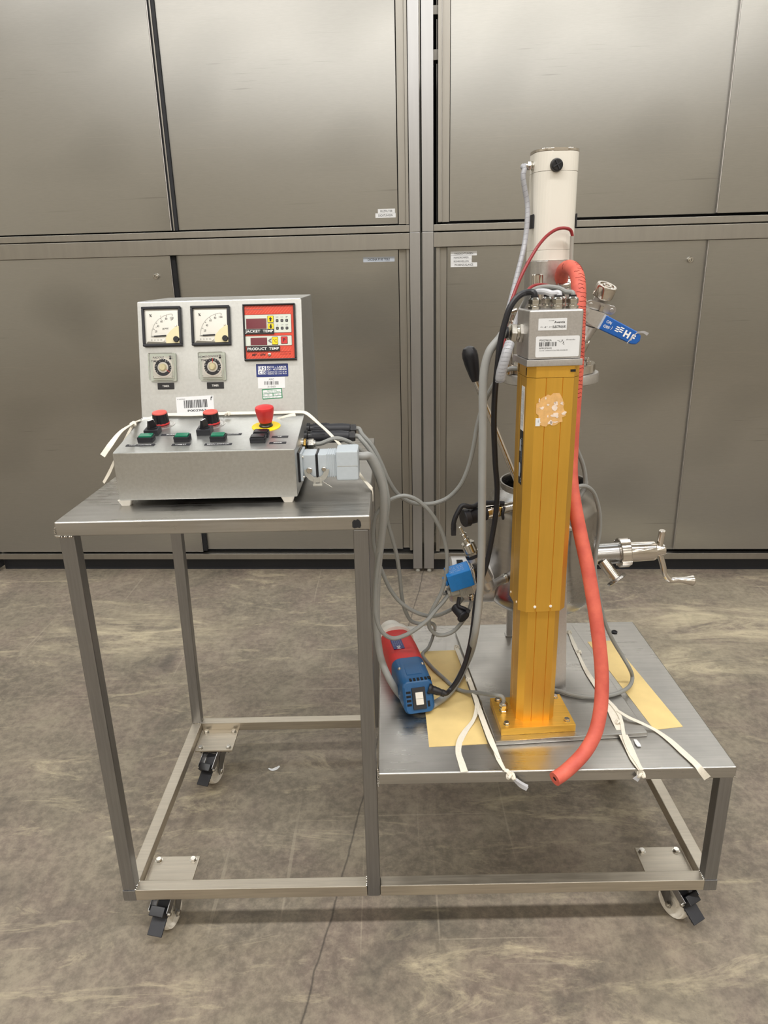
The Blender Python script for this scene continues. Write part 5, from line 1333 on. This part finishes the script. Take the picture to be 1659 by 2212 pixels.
cable('spiral_wrapped_cable', sp, .0058, 'spiral', 'cable in white spiral wrap hanging from the left of the white motor', 'cable', n=12, extra=wraps(sp, .0058, .010, 'inkg'))
s2 = [(0.8788, 0.128, 1.353), (0.8719, 0.116, 1.3386), (0.8656, 0.112, 1.3172), (0.8612, 0.114, 1.2966), (0.8605, 0.118, 1.2809)]
cable('spiral_wrap', s2, (lambda t: .0098 if t < .93 else .0098 - .05 * (t - .93)), 'spiral', 'thick bundle in white spiral wrap hanging below the large cable gland', 'cable', n=16, extra=wraps(s2, .0098, .0058, 'inkg'))
# dark red sensor cables
cable('sensor_cable', [(1.0617, 0.418, 1.504), (1.0606, 0.418, 1.5383), (1.0599, 0.416, 1.5595), (1.0544, 0.413, 1.5701), (1.0431, 0.41, 1.574), (1.0266, 0.405, 1.5731), (1.0044, 0.39, 1.5633), (0.9808, 0.37, 1.544), (0.957, 0.35, 1.5137), (0.9355, 0.33, 1.48), (0.9191, 0.315, 1.4464), (0.9067, 0.3, 1.4166), (0.8966, 0.28, 1.3797), (0.8892, 0.262, 1.3333), (0.8843, 0.255, 1.2954)], .0036, 'cabler', 'dark red cable arching over the front of the white motor', extra=lambda b: b.tube([(1.0618, 0.418, 1.501), (1.0606, 0.418, 1.5383), (1.0602, 0.417, 1.5577)], .0046, 'gplast', 12))
cable('sensor_cable', [tuple(GL[1] + V(0, .0, -.008))] + [tuple(GL[1] + V(-.006, .002, .008))] + [(0.9256, 0.2, 1.4483), (0.9366, 0.22, 1.4557), (0.9546, 0.24, 1.4586), (0.9752, 0.26, 1.4561), (0.9973, 0.28, 1.4507), (1.0238, 0.3, 1.4451), (1.0455, 0.33, 1.4393)], .0034, 'cabler', 'short dark red cable curving over the chrome glands')
cable('cable', [tuple(GL[4] + V(0, 0, -.008)), tuple(GL[4] + V(.0, .001, .004))] + [(0.9909, 0.165, 1.4457), (0.9791, 0.17, 1.4519), (0.9621, 0.175, 1.4548), (0.9446, 0.178, 1.4543), (0.9307, 0.18, 1.4494), (0.9229, 0.185, 1.4417), (0.9208, 0.2, 1.429), (0.9187, 0.235, 1.4115), (0.9135, 0.25, 1.3905), (0.9094, 0.26, 1.3665)], .0048, 'cable', 'short grey cable curving over the chrome glands')
cable('clear_sleeved_cable', [tuple(GL[2] + V(0, 0, -.008)), tuple(GL[2] + V(.002, .002, .004))] + [(0.9618, 0.155, 1.4432), (0.9502, 0.16, 1.4468), (0.9389, 0.175, 1.4467), (0.9293, 0.19, 1.4432), (0.9263, 0.21, 1.433), (0.9195, 0.23, 1.4144), (0.9117, 0.24, 1.3911), (0.9022, 0.235, 1.3637)], .0058, 'clearw', 'cable in a clear sleeve lying between the chrome glands')
cable('cable', [tuple(GL[3] + V(0, 0, -.008)), tuple(GL[3] + V(.001, .002, .006)), tuple(GL[3] + V(.0, .014, .014)), tuple(GL[3] + V(-.01, .04, .004)), tuple(GL[3] + V(-.012, .07, -.03))], .0045, 'cableb', 'short black cable at the rear of the chrome glands')

# ------------------------------------------------------------------ red hose
hz = [(1.0573, 0.438, 1.447), (1.0478, 0.432, 1.4574), (1.042, 0.42, 1.4717), (1.0406, 0.4, 1.4856), (1.0442, 0.37, 1.492), (1.0466, 0.33, 1.4858), (1.0467, 0.3, 1.4717), (1.0458, 0.28, 1.4496), (1.0438, 0.265, 1.4194), (1.0429, 0.255, 1.3778), (1.0432, 0.25, 1.3212), (1.0422, 0.245, 1.2538), (1.0403, 0.24, 1.1848), (1.0396, 0.235, 1.1245), (1.0381, 0.225, 1.075), (1.0387, 0.21, 1.0371), (1.0445, 0.19, 0.9902), (1.0551, 0.17, 0.9327), (1.0694, 0.15, 0.8642), (1.0807, 0.13, 0.7955), (1.0901, 0.11, 0.7266), (1.0965, 0.09, 0.6575), (1.0967, 0.075, 0.6085), (1.0902, 0.055, 0.563), (1.0762, 0.035, 0.524), (1.0525, 0.015, 0.4952), (1.0234, -0.005, 0.4779), (0.9967, -0.02, 0.4654), (0.9763, -0.032, 0.4613)]
def cracks_and_bore_shade(b):
    p = smooth(hz, 8)
    d = (p[-1] - p[-2]).normalized()
    b.cyl(p[-1] - d * .018, p[-1] - d * .0012, .0051, 'dark', n=18)  # dark plug puts the shade of the open bore into colour
    rd = random.Random(2)
    acc = 0
    for i in range(30, 92):
        d = (p[i + 1] - p[i - 1]).normalized()
        acc += (p[i] - p[i - 1]).length
        if acc < .0052: continue
        acc = 0
        F_ = zframe(p[i], d)
        v = V(_c) - p[i]
        lx, ly = v.dot(F_.col[0].xyz), v.dot(F_.col[1].xyz)
        a0 = math.atan2(-.25, -.97)
        w0 = F_.to_3x3().inverted() @ V(rd.uniform(-.2, .75), -1, 0)
        a0 = math.atan2(w0.y, w0.x)
        sp_ = rd.uniform(.35, .9)
        pts = []
        for k in range(7):
            a = a0 + sp_ * (k / 3 - 1)
            pts.append(F_ @ V(.01525 * math.cos(a), .01525 * math.sin(a), .0018 * math.sin(k * 1.3 + i) * .6))
        b.tube(pts, .0005, 'hosed', 4, 2)
cable('rubber_hose', hz, .0152, 'hose', 'red rubber hose hanging beside the gold column, cut end over the table edge', 'hose', n=20, k=8, hole=.0052, extra=cracks_and_bore_shade)

# ------------------------------------------------------------------ white elastic ribbons
UPZ = (0, 0, 1)
def knot(b, c, r, seed=1):
    rd = random.Random(seed)
    p = [V(c) + V(r * math.sin(t) * rd.uniform(.7, 1), r * math.cos(1.7 * t) * rd.uniform(.7, 1), r * .6 * math.sin(2.3 * t)) for t in [i * .8 for i in range(9)]]
    b.tube(p, r * .45, 'rib', 8, 4)
b = MB('rib')
l1 = [(0.822, 0.5121, 0.475), (0.8305, 0.4304, 0.475), (0.8411, 0.3255, 0.475), (0.8471, 0.2211, 0.475), (0.8537, 0.1363, 0.475), (0.8626, 0.0705, 0.47), (0.8675, 0.0336, 0.4635), (0.8748, -0.0036, 0.4635)]
b.ribbon(l1, [.006, .008, .007, .009, .010, .010, .011, .007], UPZ, 'rib', .0010)
b.ribbon([(x - .006, y, z + .0012) for x, y, z in l1[:6]] + [(l1[6][0] + .002, l1[6][1], l1[6][2] + .0012)], .0045, UPZ, 'rib', .0010)
knot(b, l1[0], .006, 3); knot(b, (0.8351, 0.3364, 0.478), .006, 4)
kc = (0.887, -0.01, 0.4539)
b.ribbon([l1[-1], (l1[-1][0] + .006, -.007, .4640), kc], [.008, .008, .008], [(0, 0, 1), (0, -.7, .7), (0, -1, .1)], 'rib', .001)
knot(b, kc, .0075, 5)
b.ribbon([kc] + [(0.8991, -0.012, 0.442), (0.9105, -0.012, 0.4296), (0.9239, -0.012, 0.4208)], [.007, .009, .010, .010], (0, -1, .3), 'clearw', .0008); b.ribbon([kc] + [(0.8991, -0.016, 0.4489), (0.9112, -0.017, 0.4398), (0.9233, -0.018, 0.4331)], [.005, .005, .005, .005], (0, -1, .6), 'clearw', .0008)
b.build('elastic_ribbon', None, None, 'knotted white ribbon along the left edge of the base plate, hanging over the table front', 'ribbon')
b = MB('rib')
b.ribbon([(0.8343, 0.3296, 0.4795), (0.8409, 0.265, 0.4795), (0.843, 0.216, 0.4785), (0.831, 0.181, 0.466), (0.8052, 0.1375, 0.4625), (0.7883, 0.0997, 0.4625), (0.7813, 0.0616, 0.4625), (0.7847, 0.0248, 0.4625), (0.7876, -0.0058, 0.4625)], [.006, .010, .012, .010, .013, .014, .013, .015, .016], [(0, 0, 1), (0, 0, 1), (-.3, -.2, 1), (-.5, -.2, 1), (0, 0, 1), (.4, 0, 1), (0, -.1, 1), (0, 0, 1), (0, 0, 1)], 'rib', .0008)
b.build('elastic_ribbon', None, None, 'loose flat white ribbon tail curling on the yellow film', 'ribbon')
b = MB('rib')
r1_ = [(1.1593, 0.5866, 0.4745), (1.1561, 0.515, 0.4745), (1.153, 0.443, 0.4745), (1.1525, 0.3663, 0.4745), (1.1584, 0.2928, 0.4745), (1.1629, 0.2286, 0.4745), (1.1618, 0.1448, 0.4745), (1.1654, 0.0864, 0.466), (1.1641, 0.0253, 0.463), (1.1656, -0.0115, 0.463)]
b.ribbon(r1_, [.006, .012, .008, .012, .014, .016, .020, .020, .018, .010], UPZ, 'rib', .0010)
r2_ = [(1.1667, 0.2342, 0.476), (1.1745, 0.1931, 0.477), (1.1736, 0.1482, 0.477), (1.1646, 0.098, 0.47), (1.1631, 0.0473, 0.4645), (1.1661, 0.0078, 0.4645), (1.1668, -0.0134, 0.4645)]
b.ribbon(r2_, [.008, .010, .007, .009, .010, .009, .008], UPZ, 'rib', .0014)
knot(b, r1_[0], .006, 7); knot(b, (1.1583, 0.4687, 0.477), .005, 8); knot(b, (1.1643, 0.1398, 0.478), .006, 9)
kc = (1.1677, -0.009, 0.4502)
b.ribbon([r1_[-1], (r1_[-1][0] + .001, -.007, .4635), kc], [.010, .009, .008], [(0, 0, 1), (0, -.7, .7), (0, -1, .1)], 'rib', .001)
knot(b, kc, .007, 11); b.ribbon([kc] + [(1.1628, -0.01, 0.4451), (1.1566, -0.01, 0.4368)], [.006, .010, .014], (0, -1, .1), 'clearw', .0008)
b.build('elastic_ribbon', None, None, 'doubled white ribbon right of the red hose, knotted over the table front', 'ribbon')
b = MB('rib')
b.ribbon([(1.1757, 0.1837, 0.4795), (1.1932, 0.1557, 0.479), (1.2181, 0.1408, 0.4735), (1.2466, 0.1271, 0.4635), (1.2651, 0.0907, 0.463), (1.2787, 0.0457, 0.463), (1.2881, 0.0138, 0.463), (1.2916, -0.0018, 0.4632)] + [(1.298, -0.0055, 0.4552), (1.3139, -0.0065, 0.4351)], [.008, .010, .011, .010, .014, .016, .016, .015, .014, .016], [(0, 0, 1)] * 7 + [(0, -.3, 1), (0, -1, .2), (0, -1, 0)], 'rib', .0008)
b.build('elastic_ribbon', None, None, 'long white ribbon tail running across the right of the low table', 'ribbon')
# ribbon tied round the control box
b = MB('rib')
off = .0035
b.ribbon([(0.0885, 0.05, 1.1668), (0.1018, 0.06, 1.1852), (0.1076, 0.1, 1.2001), (0.1034, 0.18, 1.2007), (0.0905, 0.265, 1.1921), (0.1019, 0.281, 1.1928)] + [(.14, .2800, 1.2015), (.20, .2815, 1.2010), (.26, .2800, 1.2015), (.32, .2815, 1.2015), (.40, .2800, 1.2010), (BX1 - .004, .2815, 1.2005), (BX1 + .004, .280, 1.1985)] + [(0.4901, 0.245, 1.1795), (0.5147, 0.215, 1.1638), (0.5366, 0.2, 1.1424), (0.5525, 0.2, 1.1218)] + [(BX1 + .122, .2, 1.075), (XM + .002, .16, 1.0580), (XM + .0055, .158, 1.051), (XM + .0058, .156, 1.030)],
    [.013, .012, .009, .008, .009, .008, .008, .009, .008, .008, .008, .008, .008, .009, .009, .008, .008, .009, .010, .010, .009], [(0, -.6, .8)] * 13 + [(.5, -.4, .8)] * 5 + [(.3, -.2, 1), (.8, 0, .6), (1, 0, 0)], 'rib', .0010)
knot(b, (0.1012, 0.2, 1.1987), .006, 2); knot(b, (.285, .277, 1.2020), .005, 6)
b.ribbon([(0.1012, 0.2, 1.1987)] + [(0.0825, 0.2, 1.1702), (0.0322, 0.28, 1.1218), (-0.0103, 0.345, 1.0791), (-0.0311, 0.36, 1.0505), (-0.0501, 0.365, 1.0253)], [.006, .007, .008, .009, .010, .008], (-.5, -.8, .2), 'rib', .0008)
b.ribbon([(0.3925, 0.268, 1.1895), (0.41, 0.262, 1.1944), (0.4265, 0.262, 1.1981), (0.4362, 0.266, 1.1982)], [.003, .005, .006, .007], (0, -.8, .6), 'rib', .0008)
b.build('elastic_ribbon', None, None, 'long white ribbon tied round the control box, its left tail hanging free', 'ribbon')
# scraps
b = MB('paper'); b.ribbon([(0.2343, 0.6024, 0.002), (0.2474, 0.5941, 0.003), (0.2595, 0.6017, 0.002), (0.2683, 0.6126, 0.002)], [.004, .008, .010, .004], (.2, -.3, 1), 'paper', .0008); b.build('paper_scrap', None, None, 'small curled white scrap on the floor under the tall table', 'scrap')
b = MB('paper'); b.ribbon([(1.1892, 0.0938, 0.4625), (1.1895, 0.0794, 0.4632), (1.1901, 0.0687, 0.4625)], [.007, .011, .008], (.1, -.2, 1), 'paper', .0008); b.build('paper_scrap', None, None, 'tiny white scrap on the low table beside the doubled ribbon', 'scrap')
